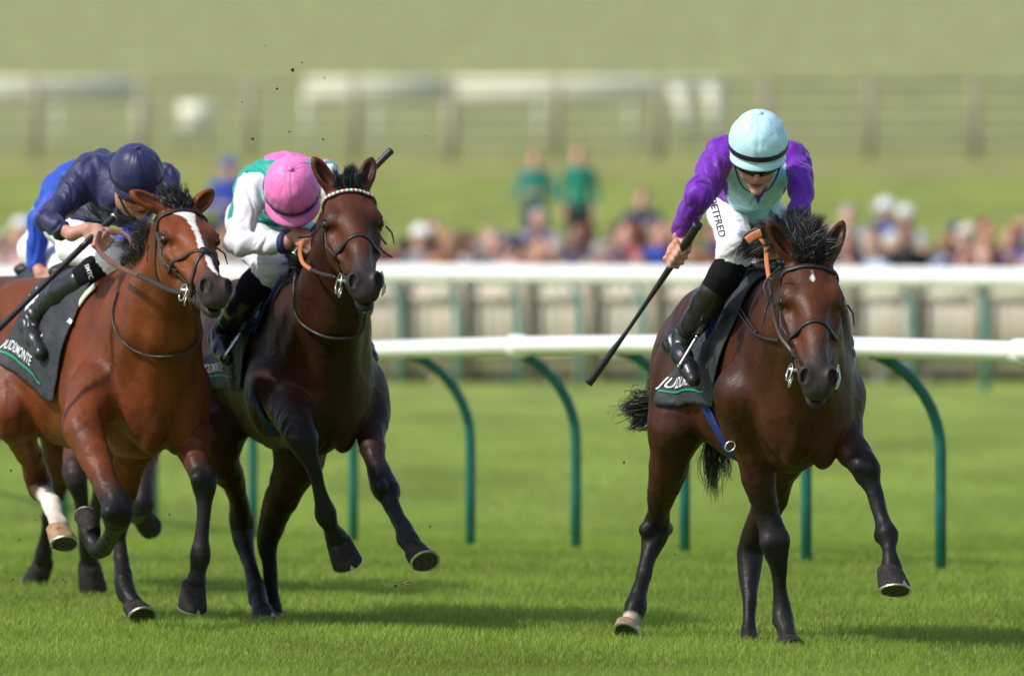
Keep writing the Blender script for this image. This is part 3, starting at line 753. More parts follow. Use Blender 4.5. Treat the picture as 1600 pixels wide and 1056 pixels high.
def saddle_cloth(H, f0, f1, zb, zr=None, rear=.24, tsz=.070, tsx=.85, title=None, number=None, line=True, skew=-.14):
    """cloth over the back: from one flank to the other, hanging to height zb"""
    nf, na = 40, 90; zc = .98
    fs = np.linspace(f0, f1, nf)
    th_max = R(118)
    ths = np.linspace(-th_max, th_max, na)
    FF, TT = np.meshgrid(fs, ths, indexing='ij')
    # slant the hanging part backwards a little
    sk = skew * (np.abs(TT) / th_max) ** 1.5 * np.clip((FF - f0) / (f1 - f0) * 1.4 - .2, 0, 1)
    aa = np.abs(TT) / th_max; X = FF + sk + rear * np.clip(1 - aa * 1.25, 0, 1) * np.clip(1 - (FF - f0) / (f1 - f0), 0, 1); dy = -np.sin(TT) * -1.0; dzv = np.cos(TT)
    rr = np.full(X.shape, .62, dtype=np.float32).ravel()
    O = np.stack([X.ravel(), np.zeros(X.size), np.full(X.size, zc)], 1); Dv = np.stack([np.zeros(X.size), dy.ravel(), dzv.ravel()], 1)
    for _ in range(26):
        d = H.B.eval(O + Dv * rr[:, None]); rr = rr - np.clip(d - .012, -.03, .05) * .8
    # the hanging skirts fall free instead of following the belly round
    P = O + Dv * rr[:, None]; P = P.reshape(nf, na, 3)
    for i in range(nf):
        for sgn in (-1, 1):
            order = range(na // 2, na) if sgn > 0 else range(na // 2 - 1, -1, -1)
            mx = 0
            for j in order:
                if P[i, j, 2] < 1.25:
                    w = abs(P[i, j, 1]); mx = max(mx, w)
                    P[i, j, 1] = math.copysign(w * .35 + mx * .65, P[i, j, 1])
    # resample each line by arc length to hang to zb
    out = np.zeros((nf, 81, 3)); arcs = []; SM = {}
    for sgn in (-1, 1):
        js = np.arange(na // 2, na) if sgn > 0 else np.arange(na // 2, -1, -1); sm_ = []
        for i in range(nf):
            Q = P[i, js]; s = np.r_[0, np.cumsum(np.linalg.norm(np.diff(Q, axis=0), axis=1))]; zi = zb + ((zr if zr else zb) - zb) * (1 - i / (nf - 1))
            k = np.argmax(Q[:, 2] < zi) if (Q[:, 2] < zi).any() else len(Q) - 1
            sm_.append(s[max(k, 3)])
        sm_ = np.convolve(np.pad(sm_, 7, mode='edge'), np.ones(15) / 15, 'valid'); SM[sgn] = sm_
    for i in range(nf):
        row = []
        for sgn in (-1, 1):
            js = np.arange(na // 2, na) if sgn > 0 else np.arange(na // 2, -1, -1)
            Q = P[i, js]; s = np.r_[0, np.cumsum(np.linalg.norm(np.diff(Q, axis=0), axis=1))]
            smax = SM[sgn][i]
            t = np.linspace(0, smax, 41)
            W = np.stack([np.interp(t, s, Q[:, c]) for c in range(3)], 1)
            row.append(W); arcs.append(smax)
        out[i, :41] = row[0][::-1]; out[i, 40:] = row[1]
    # soft folds
    for i in range(nf):
        for j in range(81):
            e = abs(j - 40) / 40
            a = mnoise.noise((out[i, j, 0] * 9, j * .05, 3.0)) * .016 * e + math.sin(out[i, j, 0] * 34 + j * .08) * .005 * e
            out[i, j, 1] += math.copysign(a + .004, out[i, j, 1])
    G = out; V = G.reshape(-1, 3)
    F = [(i * 81 + j, (i + 1) * 81 + j, (i + 1) * 81 + j + 1, i * 81 + j + 1) for i in range(nf - 1) for j in range(80)]
    o = mesh_obj('saddle_cloth', V, F, M['cloth_grey'], H.root)
    sd = o.modifiers.new('thick', 'SOLIDIFY'); sd.thickness = .006; sd.offset = -1
    ctr = np.array([(f0 + f1) / 2, 0, 1.0])
    def right(f, up):                # f along the body, up = height above the hem on the right side
        x = np.clip((f - f0) / (f1 - f0) * (nf - 1), 0, nf - 1.001); i = int(x); a = x - i
        p = []
        for q in (i, i + 1):
            Q = G[q, :41] if G[q, 0, 1] < 0 else G[q, 40:][::-1]
            s = np.r_[0, np.cumsum(np.linalg.norm(np.diff(Q, axis=0), axis=1))]
            p.append(np.array([np.interp(up, s, Q[:, c]) for c in range(3)]))
        r = p[0] * (1 - a) + p[1] * a; return r + np.array([0, -.005, .001])
    if title: cloth_text(H, right, title, tsz, f0 + .005, .075, M['white_print'], o, tsx)
    if number: cloth_text(H, right, number[0], number[1], number[2], number[3], M['white_print'], o, 1.0)
    if line:
        v = []; n = 30
        for i in range(n + 1):
            f = f0 + .02 + (f1 - f0 - .12) * i / n
            v += [right(f, .052), right(f, .060)]
        mesh_obj('stripe', v, [(2 * i, 2 * i + 2, 2 * i + 3, 2 * i + 1) for i in range(n)], M['green_print'], o)
    H.cloth_pt = right
    return o

def girth(H, f, mat, w=.07, lean=.10):
    pts = []
    for i in range(60):
        a = R(-172) + R(344) * i / 59
        pts.append((f + lean * (math.cos(a) * .5 - .5) * -1 - lean * .5, math.sin(a) * .6, .98 + math.cos(a) * .6))
    P = np.array(pts, float); O = np.array([[p[0], 0, .98] for p in P]); D = P - O; D /= np.linalg.norm(D, axis=1, keepdims=True)
    r = np.full(len(P), .6)
    for _ in range(26): r -= np.clip(H.B.eval(O + D * r[:, None]) - .006, -.03, .05) * .8
    Q = O + D * r[:, None]; mb = MB(); mb.strap(list(Q), list(D), w, .004); return mb.build('girth', mat, H.root)

def saddle(H, f=.10):
    S = SDF((.01, .01, .01)); z = 1.42
    zs = [H.B.eval(np.array([[f + x, 0, zz] for zz in np.linspace(1.2, 1.8, 121)])) for x in (-.2, .0, .2)]
    hts = [1.2 + .6 * (np.argmax(q > 0) / 120) for q in zs]
    a = np.array([f - .20, 0, hts[0] + .02]); b = np.array([f + .02, 0, hts[1] + .015]); c = np.array([f + .22, 0, hts[2] + .02])
    S.rc(a, b, .055, .04, k=.04, flat=(UP, .6)); S.rc(b, c, .04, .04, k=.04, flat=(UP, .6))
    S.rc(a + [0, -.07, -.02], a + [0, .07, -.02], .05, .05, k=.05, flat=(UP, .6))
    V, F = S.mesh(.008); return mesh_obj('saddle', V, F, M['leather'], H.root)

def stirrup(H, sad, a, b, top, side_w=.055):
    """iron seen edge on: a, b = visible bar ends; top = where the leather comes from"""
    a, b, top = H.pt(*a), H.pt(*b), H.pt(*top)
    mb = MB(); d = b - a; n = np.cross(d, H.camL - a); n /= np.linalg.norm(n)
    vdir = (H.camL - a); vdir /= np.linalg.norm(vdir)
    off = -vdir * .09
    mid = (a + b) / 2
    loop = [b, b + off * .5 + d * .1, b + off, a + off, a + off * .5 - d * .25, a]
    mb.tube(smooth_path([a, a + d * .5, b], 4), .0058, 8)
    mb.tube(smooth_path([b, b + off * .5, b + off], 3), .008, 8)
    mb.tube(smooth_path([b + off, a + off, a + off * .5 - d * .18, a], 4), .0055, 8)
    o = mb.build('stirrup', M['steel'], sad)
    m2 = MB(); pp = smooth_path([a - d * .05 + off * .4, a + (top - a) * .5, top], 5)
    m2.strap(pp, [vdir] * len(pp), .022, .003); m2.build('stirrup_leather', M['leather'], sad)
    return o

# ---------------------------------------------------------------- cloth materials
def satin(name, col=None, rough=.52, fold=.95, attr=False):
    m = nmat(name, col or (.5, .5, .5), rough, .32, sheen=.15)
    if attr: vary(m, attr_col(m), 10, .88, 1.1, 4)
    else: vary(m, col, 10, .88, 1.1, 4)
    bump(m, 7, fold * .9, .014, 3, dis=1.4, stretch=(1, 1, .55), ridged=True)
    bump(m, 30, fold * .40, .005, 2, dis=1.5, stretch=(.6, 1, 1))
    bump(m, 900, .08, .0004, 1)
    return m
M['silks'] = satin('silks_satin', attr=True)
M['breeches'] = bump(satin('white_breeches', (.82, .81, .84), .65, .45), 40, .15, .003, 3, stretch=(1, 1, .4))
M['boot'] = bump(bump(nmat('boot_leather', (.013, .013, .014), .30, .5), 18, .35, .010, 3, dis=1.0), 120, .15, .001, rough=(.24, .42))
M['band'] = bump(nmat('stretch_cloth', (.010, .010, .013), .9, .1, sheen=.0), 300, .4, .001)
M['skin'] = nmat('skin', (.5, .3, .22), .48, .35); vary(M['skin'], attr_col(M['skin']), 30, .82, 1.12); bump(M['skin'], 180, .25, .001)
M['skin'].node_tree.nodes['Principled BSDF'].inputs['Subsurface Weight'].default_value = .08
M['skin'].node_tree.nodes['Principled BSDF'].inputs['Subsurface Radius'].default_value = (.01, .004, .002)
M['goggles'] = nmat('goggle_lens', (.006, .006, .007), .12, .7)
M['cloth_grey'] = bump(bump(vary(nmat('saddle_cloth_grey', rough=.62, spec=.3), (.034, .036, .042), 12, .8, 1.2), 14, .7, .014, 3, dis=1.2), 500, .3, .0008)
M['white_print'] = nmat('white_print', (.75, .75, .75), .6)
M['green_print'] = nmat('green_print', (.0, .30, .14), .55)
M['navy_print'] = nmat('navy_print', (.008, .010, .035), .6)
M['blue_web'] = bump(nmat('blue_webbing', (.020, .035, .16), .75, .2), 260, .5, .001)
M['white_net'] = bump(vary(nmat('cream_webbing', rough=.8), (.62, .60, .50), 30, .7, 1.1), 260, .5, .001)
M['whip'] = bump(nmat('whip_black', (.012, .012, .013), .35, .5), 220, .6, .002, stretch=(1, 1, 1))

def uvsphere_part(fn, nu=40, nv=20):
    v = []; f = []
    for i in range(nv + 1):
        for j in range(nu): v.append(fn(2 * math.pi * j / nu, i / nv))
    for i in range(nv):
        for j in range(nu): f.append((i * nu + j, i * nu + (j + 1) % nu, (i + 1) * nu + (j + 1) % nu, (i + 1) * nu + j))
    return v, f

def fist(S, c, g, k, b, sc=1.0, col=None, thumb_out=False, c2=None):
    """closed hand: g along the grip towards the thumb, k wrist to knuckles, b out of the back of the hand"""
    g, k, b = [np.array(x, float) / np.linalg.norm(x) for x in (g, k, b)]
    c = np.array(c, float); Mx = np.stack([k, g, b], 1); kk = .006
    dark = tuple(np.array(col) * .8)
    S.ell(c - k * .004 * sc, np.array([.045, .041, .017]) * sc, M=Mx, k=.012, c=col)
    S.ell(c - k * .02 * sc - b * .010 * sc + g * .018 * sc, np.array([.028, .020, .018]) * sc, M=Mx, k=.012, c=col)
    for off, ln in ((.033, .95), (.0115, 1.06), (-.0105, 1.0), (-.031, .82)):
        o = c + g * off * sc
        p0 = o + k * .034 * sc + b * .006 * sc
        p1 = o + k * (.034 + .027 * ln) * sc - b * .022 * sc
        p2 = o + k * (.034 + .004 * ln) * sc - b * (.022 + .024 * ln) * sc
        p3 = o + k * .012 * sc - b * (.020 + .016 * ln) * sc
        r = .0098 * sc * (1 if ln > .9 else .88)
        S.rc(p0, p1, r * 1.08, r, k=kk, c=col); S.rc(p1, p2, r, r * .93, k=kk, c=col); S.rc(p2, p3, r * .93, r * .82, k=kk, c=col, c2=c2 or col)
        S.ell(p0 + b * .004 * sc, (r * 1.05,) * 3, k=.008, c=c2 or col)
    t0 = c - k * .022 * sc + g * .030 * sc - b * .006 * sc
    t1 = c + k * .012 * sc + g * .050 * sc - b * .022 * sc
    t2 = c + k * .040 * sc + g * (.046 if not thumb_out else .062) * sc - b * (.034) * sc
    S.rc(t0, t1, .014 * sc, .0115 * sc, k=.012, c=col); S.rc(t1, t2, .0112 * sc, .009 * sc, k=.006, c=col)
    return c - k * .045 * sc

def make_jockey(H, cfg):
    pt = H.pt; S0 = FPX / cfg.get('Y', 44.0)
    def J(q):
        if q[0] == 'm':
            p, r = J(q[1]); return p * np.array([1, -1, 1]), r
        return pt(q[0], q[1], q[2]), q[3] / S0
    for k_ in ('kn', 'an', 'th', 'kb'):
        if k_ + 'L' not in cfg and k_ + 'R' in cfg: cfg[k_ + 'L'] = ('m', cfg[k_ + 'R'])
    if 'bootL' not in cfg: cfg['bootL'] = {k_: [('m', x) for x in v_] for k_, v_ in cfg['bootR'].items()}
    for k_ in ('shR', 'shL', 'elR', 'elL', 'wrR', 'wrL', 'chest', 'waist', 'hip', 'knR', 'anR'): print('    J', k_, J(cfg[k_])[0].round(2), round(J(cfg[k_])[1], 3))
    rot = H.rot
    def vv(r, u, c):                                       # view right, up, towards camera -> horse frame
        w = np.array([r, -c, u], float); a = -rot
        return np.array([w[0] * math.cos(a) - w[1] * math.sin(a), w[0] * math.sin(a) + w[1] * math.cos(a), w[2]])
    SK = cfg.get('skin', (.52, .28, .20)); SKr = (SK[0] * .95, SK[1] * .62, SK[2] * .55)
    base = np.array([.0, 0, 1.30])
    ang = H.rot
    wx = H.root.location.x + base[0] * math.cos(ang); wy = H.root.location.y + base[0] * math.sin(ang)
    root = empty('person', (wx, wy, H.root.location.z + base[2]), ang)
    # ---- head frame
    hd = cfg['head']; hc = pt(*hd['c'][:3]); hr_ = hd['c'][3] / S0
    up = vv(*hd['up']); up /= np.linalg.norm(up); fc = vv(*hd['face']); fc = fc - up * (fc @ up); fc /= np.linalg.norm(fc); sd = np.cross(up, fc)
    MH = np.stack([sd, fc, up], 1); q = hr_ / .118
    def hp(x, y, z): return hc + MH @ (np.array([x, y, z]) * q)
    Bd = SDF(SK)
    hpf = lambda x, y, z: hp(x, y, z - .030)
    def e(c, r, k=.012, op=1, col=None): Bd.ell(hpf(*c), np.array(r) * q, M=MH, k=k, op=op, c=col if col is not None else SK)
    e((0, -.005, -.01), (.078, .095, .095)); e((0, .012, -.075), (.064, .078, .075), .02)
    e((0, .042, -.125), (.038, .040, .040), .02); e((0, .070, -.150), (.020, .018, .014), .015)          # jaw, chin
    e((-.038, .052, -.085), (.024, .022, .024), .015, col=SKr); e((.038, .052, -.085), (.024, .022, .024), .015, col=SKr)
    Bd.rc(hpf(0, .082, -.040), hpf(0, .108, -.080), .0085 * q, .0125 * q, k=.010, c=SK, c2=SKr)              # nose
    e((-.012, .095, -.084), (.009, .010, .007), .006, col=SKr); e((.012, .095, -.084), (.009, .010, .007), .006, col=SKr)
    e((-.006, .104, -.089), (.004, .004, .003), .003, -1, (.05, .02, .02)); e((.006, .104, -.089), (.004, .004, .003), .003, -1, (.05, .02, .02))
    lip = (.36, .12, .10)
    e((0, .083, -.108), (.022, .010, .0055), .004, col=lip); e((0, .081, -.118), (.019, .010, .006), .004, col=lip)
    e((0, .094, -.113), (.022, .010, .0014), .003, -1, (.06, .02, .02))
    e((-.030, .076, -.045), (.016, .014, .011), .008, -1, SK); e((.030, .076, -.045), (.016, .014, .011), .008, -1, SK)
    for s in (-1, 1):
        e((s * .030, .066, -.046), (.012, .012, .011), .003, col=(.45, .40, .36))
        e((s * .079, -.006, -.062), (.010, .020, .030), .008, col=SKr); e((s * .088, -.002, -.060), (.006, .010, .018), .005, -1, SKr)
    # ---- limbs under the clothes
    nk = cfg['neck']; c1, r1 = J(nk); Bd.rc(hp(0, -.02, -.09), c1, .052, .060, k=.03)
    sh = {s: J(cfg['sh' + s]) for s in 'RL'}; el = {s: J(cfg['el' + s]) for s in 'RL'}; wr = {s: J(cfg['wr' + s]) for s in 'RL'}
    ch, rch = J(cfg['chest']); wa, rwa = J(cfg['waist']); hip, rhip = J(cfg['hip'])
    Bd.rc(c1, ch, .07, rch * .75, k=.05); Bd.rc(ch, wa, rch * .75, rwa * .75, k=.05); Bd.rc(wa, hip, rwa * .75, rhip * .75, k=.05)
    kn = {s: J(cfg['kn' + s]) for s in 'RL'}; an = {s: J(cfg['an' + s]) for s in 'RL'}
    for s in 'RL':
        Bd.rc(sh[s][0], el[s][0], .036, .028, k=.02); Bd.rc(el[s][0], wr[s][0], .028, .025, k=.010)
        Bd.rc(hip, kn[s][0], .065, .040, k=.03); Bd.rc(kn[s][0], an[s][0], .040, .020, k=.03)
    hands = cfg['hands']
    for s in 'RL':
        hh = hands.get(s)
        if hh is None: continue
        c = pt(*hh['c']); w_ = fist(Bd, c, vv(*hh['g']), vv(*hh['k']), vv(*hh['b']), hh.get('s', 1.0), SK, hh.get('thumb', False), SKr)
        Bd.rc(wr[s][0], w_, .026, .024, k=.02, c=SK)
    V, F = Bd.mesh(.0042, margin=.06); Cc = Bd.colors(V, .004)
    body = mesh_obj('body', V, F, M['skin'], root, off=base, cols=Cc)
    # ---- silks
    Sk = SDF((.5, .5, .5)); tc, sc_ = cfg['body_col'], cfg['sleeve_col']
    Sk.rc(c1 + (ch - c1) * .25, ch, .085, rch, k=.06, c=tc); Sk.rc(ch, wa, rch, rwa, k=.08, c=tc); Sk.rc(wa, hip, rwa, rhip, k=.08, c=tc)
    for s in 'RL':
        m = (sh[s][0] + ch) / 2
        Sk.rc(m, sh[s][0], rch * .62, sh[s][1], k=.05, c=tc, c2=tc if not cfg.get('sleeve_yoke') else sc_)
        Sk.rc(sh[s][0], el[s][0], sh[s][1], el[s][1] * .93, k=.03, c=sc_)
        mid = el[s][0] * .45 + wr[s][0] * .55
        Sk.rc(el[s][0], mid, el[s][1] * .93, (el[s][1] + wr[s][1]) / 2, k=.010, c=sc_)
        end = wr[s][0] if 'cuff' not in cfg or s not in cfg['cuff'] else pt(*cfg['cuff'][s])
        Sk.rc(mid, end, (el[s][1] + wr[s][1]) / 2, wr[s][1], k=.02, c=sc_)
    V, F = Sk.mesh(.0058, margin=.09); Nn = vnormals(V, F)
    n1 = fold_noise(V, (11, 11, 7), 3.1 + cfg.get('seed', 0)); n2 = fold_noise(V + .3 * n1[:, None] * .08, (34, 26, 16), 9.7)
    n3 = 1 - 2 * np.abs(fold_noise(V + n1[:, None] * .06, (16, 20, 9), 5.5 + cfg.get('seed', 0)))
    V2 = V + Nn * (n1 * .009 - np.clip(n3, -.2, 1) * .0095 + n2 * .0012)[:, None]
    Cs = Sk.colors(V, .002)
    if 'paint' in cfg: Cs = cfg['paint'](V, Cs, H, dict(ch=ch, sh={a_: b_[0] for a_, b_ in sh.items()}, vv=vv))
    silks = mesh_obj('silks', V2, F, M['silks'], root, off=base, cols=Cs)
    # cuffs
    for s in 'RL':
        if s in cfg.get('cuffcol', {}):
            end = pt(*cfg['cuff'][s]) if s in cfg.get('cuff', {}) else wr[s][0]
            d = end - el[s][0]; d /= np.linalg.norm(d); mb = MB()
            mb.tube([end - d * .012, end - d * .008, end + d * .012, end + d * .016], [wr[s][1] * 1.1, wr[s][1] * 1.2, wr[s][1] * 1.16, wr[s][1] * .95], 20)
            mb.build('cuff', nmat('cuff_cloth', cfg['cuffcol'][s], .7), root, off=base)
    # ---- breeches
    Br = SDF((.8, .8, .8)); 
    Br.ell(hip, (rhip * 1.05, rhip * .95, rhip * .9), k=.05)
    for s in 'RL':
        th, rth = J(cfg['th' + s]); Br.rc(hip, th, rhip * .8, rth, k=.05); Br.rc(th, kn[s][0], rth, kn[s][1], k=.04)
        if 'kb' + s in cfg: kb, rkb = J(cfg['kb' + s]); Br.rc(kn[s][0], kb, kn[s][1], rkb, k=.03)
    V, F = Br.mesh(.0058, margin=.08); Nn = vnormals(V, F)
    n1 = fold_noise(V, (14, 14, 22), 1.1); n3 = 1 - 2 * np.abs(fold_noise(V + n1[:, None] * .05, (20, 20, 34), 2.5 + cfg.get('seed', 0)))
    near = np.exp(-np.linalg.norm(V - kn['R'][0], axis=1) / .09)
    V2 = V + Nn * (n1 * .004 + n3 * (.0015 + .006 * near))[:, None]
    br = mesh_obj('breeches', V2, F, M['breeches'], root, off=base)
    # ---- boots and knee bands
    for s in 'RL':
        bt = cfg['boot' + s]; Bo = SDF((.01, .01, .01)); nodes = [J(x) for x in bt['n']]
        for i in range(len(nodes) - 1): Bo.rc(nodes[i][0], nodes[i + 1][0], nodes[i][1], nodes[i + 1][1], k=.025)
        ft = [J(x) for x in bt['foot']]
        Bo.rc(nodes[-1][0], ft[0][0], nodes[-1][1], ft[0][1], k=.03)
        for i in range(len(ft) - 1): Bo.rc(ft[i][0], ft[i + 1][0], ft[i][1], ft[i + 1][1], k=.03)
        V, F = Bo.mesh(.0048, margin=.06); Nn = vnormals(V, F)
        ank = nodes[-1][0]; d_ = np.linalg.norm(V - ank, axis=1); axs = nodes[0][0] - ank; axs /= np.linalg.norm(axs)
        w = np.exp(-(d_ / .075) ** 2); V = V + Nn * (w * .0045 * np.sin((V - ank) @ axs * 210 + fold_noise(V, (18, 18, 18), 4) * 4) + .0022 * fold_noise(V, (12, 12, 12), 8))[:, None]
        mesh_obj('boot', V, F, M['boot'], root, off=base)
        kb = [J(x) for x in bt['band']]; K = SDF((.01, .01, .01))
        for i in range(len(kb) - 1): K.rc(kb[i][0], kb[i + 1][0], kb[i][1], kb[i + 1][1], k=.02)
        V, F = K.mesh(.006, margin=.05); mesh_obj('knee_band', V, F, M['band'], root, off=base)
    # ---- helmet
    cap = cfg['cap']; hel = empty('helmet', (0, 0, 0)); hel.parent = root
    seed = cfg.get('seed', 0)
    def shell(a, t, grow=0.0, low=-.27):
        el_ = math.pi / 2 - t * (math.pi / 2 - math.asin(low)); 
        x, y, z = math.cos(a) * math.cos(el_), math.sin(a) * math.cos(el_), math.sin(el_)
        r = np.array([.112, .128, .120]) + grow
        return np.array([x * r[0], y * r[1], z * r[2]])
    def cv(a, t):
        p = shell(a, t); 
        w = math.sin(a * 6 + 1.2 * seed) ; seam = -.0022 * max(0, 1 - abs(((a / (math.pi / 3)) % 1) - .5) * 14)
        n = mnoise.noise((p[0] * 22 + seed, p[1] * 22, p[2] * 22)) * .003 + (1 - abs(mnoise.noise((math.cos(a) * 4 + seed, math.sin(a) * 4, t * 4))) * 2) * .002
        p = p * (1 + (n + seam * (t > .04)) / .12)
        return hp(*p)
    v, f = uvsphere_part(cv, 96, 40); f2 = [tuple(reversed(x)) for x in f]
    hm = satin('cap_cover', cap['col'], .42, .5)
    o = mesh_obj('cap_cover', v, f2, hm, hel, off=base); o.name = 'cap_cover'
    def bandfn(a, t): return hp(*(shell(a, .85 + .10 * t, .004 + .0015 * math.sin(t * math.pi))))
    v, f = uvsphere_part(bandfn, 72, 4); mesh_obj('hat_band', v, [tuple(reversed(x)) for x in f], nmat('hat_band', cap['band'], .5), hel, off=base)
    # peak
    v = []; nA, nB = 30, 5
    for i in range(nA + 1):
        a = R(90) + R(78) * (i / nA * 2 - 1)
        for j in range(nB + 1):
            b = j / nB; p = shell(a, 1.0, .001 + .0 * b); ext = cap.get('peak', .030) * math.cos((i / nA * 2 - 1) * math.pi / 2) ** .7
            dirv = np.array([math.cos(a), math.sin(a), 0]); v.append(p + dirv * ext * b + np.array([0, 0, -.020 * b ** 1.5]))
    up_ = [hp(*p) for p in v]; dn = [hp(*(p + np.array([0, 0, -.005]))) for p in v]; w_ = nB + 1; n0 = len(up_)
    ff = [(i * w_ + j, (i + 1) * w_ + j, (i + 1) * w_ + j + 1, i * w_ + j + 1) for i in range(nA) for j in range(nB)]
    ff += [tuple(n0 + x for x in reversed(q_)) for q_ in ff]
    ff += [(i * w_ + nB, (i + 1) * w_ + nB, n0 + (i + 1) * w_ + nB, n0 + i * w_ + nB) for i in range(nA)]
    mesh_obj('peak', up_ + dn, ff, hm, hel, off=base)
    mb = MB(); mb.tube([hp(0, 0, .116), hp(0, 0, .125), hp(0, 0, .129)], [.013, .012, .004], 14); mb.build('button', hm, hel, off=base)
    # chin strap and harness
    mb = MB()
    for s in (-1, 1):
        P = smooth_path([hp(s * .095, .03, -.04), hp(s * .080, .045, -.11), hp(s * .05, .062, -.17), hp(0, .062, -.198)], 5)
        mb.strap(P, [p - hp(0, .0, -.08) for p in P], .014, .002)
    mb.build('chin_strap', M['leather'], hel, off=base)
    # goggles
    v = []; nA = 30
    for i in range(nA + 1):
        a = R(90) + R(66) * (i / nA * 2 - 1); x, y = math.cos(a), math.sin(a)
        k_ = abs(i / nA * 2 - 1)
        for z, r in ((-.030 + .002 * k_, .000), (-.036, .006), (-.052, .009), (-.064 + .012 * k_ + (.010 if k_ < .12 else 0), .006), (-.070 + .014 * k_ + (.012 if k_ < .12 else 0), -.002)):
            v.append(hp(x * (.084 + r), y * (.094 + r), z * 1.12 - .026))
    ff = [(i * 5 + j, i * 5 + j + 1, (i + 1) * 5 + j + 1, (i + 1) * 5 + j) for i in range(nA) for j in range(4)]
    g = mesh_obj('goggles', v, ff, M['goggles'], hel, off=base); sd_ = g.modifiers.new('t', 'SOLIDIFY'); sd_.thickness = .004
    def strapf(a, t): return hp(math.cos(a) * .094, math.sin(a) * .104 - .006, -.050 - .022 * t)
    v, f = uvsphere_part(strapf, 48, 1); mesh_obj('goggle_strap', v, f, M['band'], hel, off=base)
    H.jock = dict(root=root, base=base, kn=kn, th={s: J(cfg['th' + s]) for s in 'RL'}, vv=vv, br=Br, hp=hp, body=body, breeches=br)
    return root

def whip(H, pts, rads, knob=True):
    """pts in (u, v, f) of the horse frame, top-level thing in world space"""
    P = [H.pt(*p) for p in pts]; a = H.rot; rt = H.root.location
    W = [Vector((rt.x + p[0] * math.cos(a) - p[1] * math.sin(a), rt.y + p[0] * math.sin(a) + p[1] * math.cos(a), rt.z + p[2])) for p in P]
    c = sum(W, Vector()) / len(W); root = empty('whip', c)
    P2 = smooth_path([p - c for p in W], 6); rr = np.interp(np.linspace(0, 1, len(P2)), np.linspace(0, 1, len(rads)), rads)
    g = max(2, int(len(P2) * .30)); mb = MB()
    rg = [r * (1 + .07 * (i % 2)) for i, r in enumerate(rr[:g + 1])]
    mb.tube(P2[:g + 1], rg, 12); mb.build('grip', M['whip'], root)
    mb = MB(); mb.tube(P2[g:], rr[g:], 10); mb.build('shaft', M['whip'], root)
    mb = MB(); d = Vector(P2[0] - P2[1]).normalized(); mb.tube([Vector(P2[0]), Vector(P2[0]) + d * .008, Vector(P2[0]) + d * .011], [rr[0] * 1.15, rr[0] * 1.15, rr[0] * .6], 14)
    mb.build('end_cap', M['steel'] if knob == 'steel' else M['whip'], root)
    return root
# ---------------------------------------------------------------- riders
PURPLE = (.145, .012, .36); AQUA = (.36, .66, .74); NAVY = (.017, .018, .080); PINK = (.78, .16, .42); GREEN = (.010, .34, .24); WHITE = (.76, .73, .80); ROYAL = (.010, .055, .42)

def paint_aqua(V, C, H, g):
    # aqua body with a purple panel at the throat, purple sleeves from the shoulder seam
    vv = g['vv']; rt = vv(1, 0, 0); upv = vv(0, 1, 0)
    x = (V - g['ch']) @ rt; z = (V - g['ch']) @ upv
    dR = (V - g['sh']['R']) @ rt; dL = (V - g['sh']['L']) @ rt
    slv = (dR < .030 + .02 * np.sin(z * 20)) | (dL > -.028)
    C = np.where(slv[:, None], np.array(PURPLE), np.array(AQUA))
    v = np.abs(x - .01) < np.clip((z + .125) * .55, 0, .032)
    C[v & ~slv & (z < .02) & (z > -.13)] = PURPLE
    return C
def paint_green(V, C, H, g):
    vv = g['vv']; rt = vv(1, 0, 0); upv = vv(0, 1, 0)
    dR = (V - g['sh']['R']) @ rt; dL = (V - g['sh']['L']) @ rt; z = (V - g['ch']) @ upv
    zs = (V - g['sh']['R']) @ upv
    slv = C[:, 0] > .4
    C = np.where(slv[:, None], np.array(WHITE), np.array(GREEN)).astype(float)
    C[(z > .112) & (dR > .04) & ~slv] = PINK
    C[(dL > -.03) & (dL < -.008) & (z > .02)] = PINK
    return C

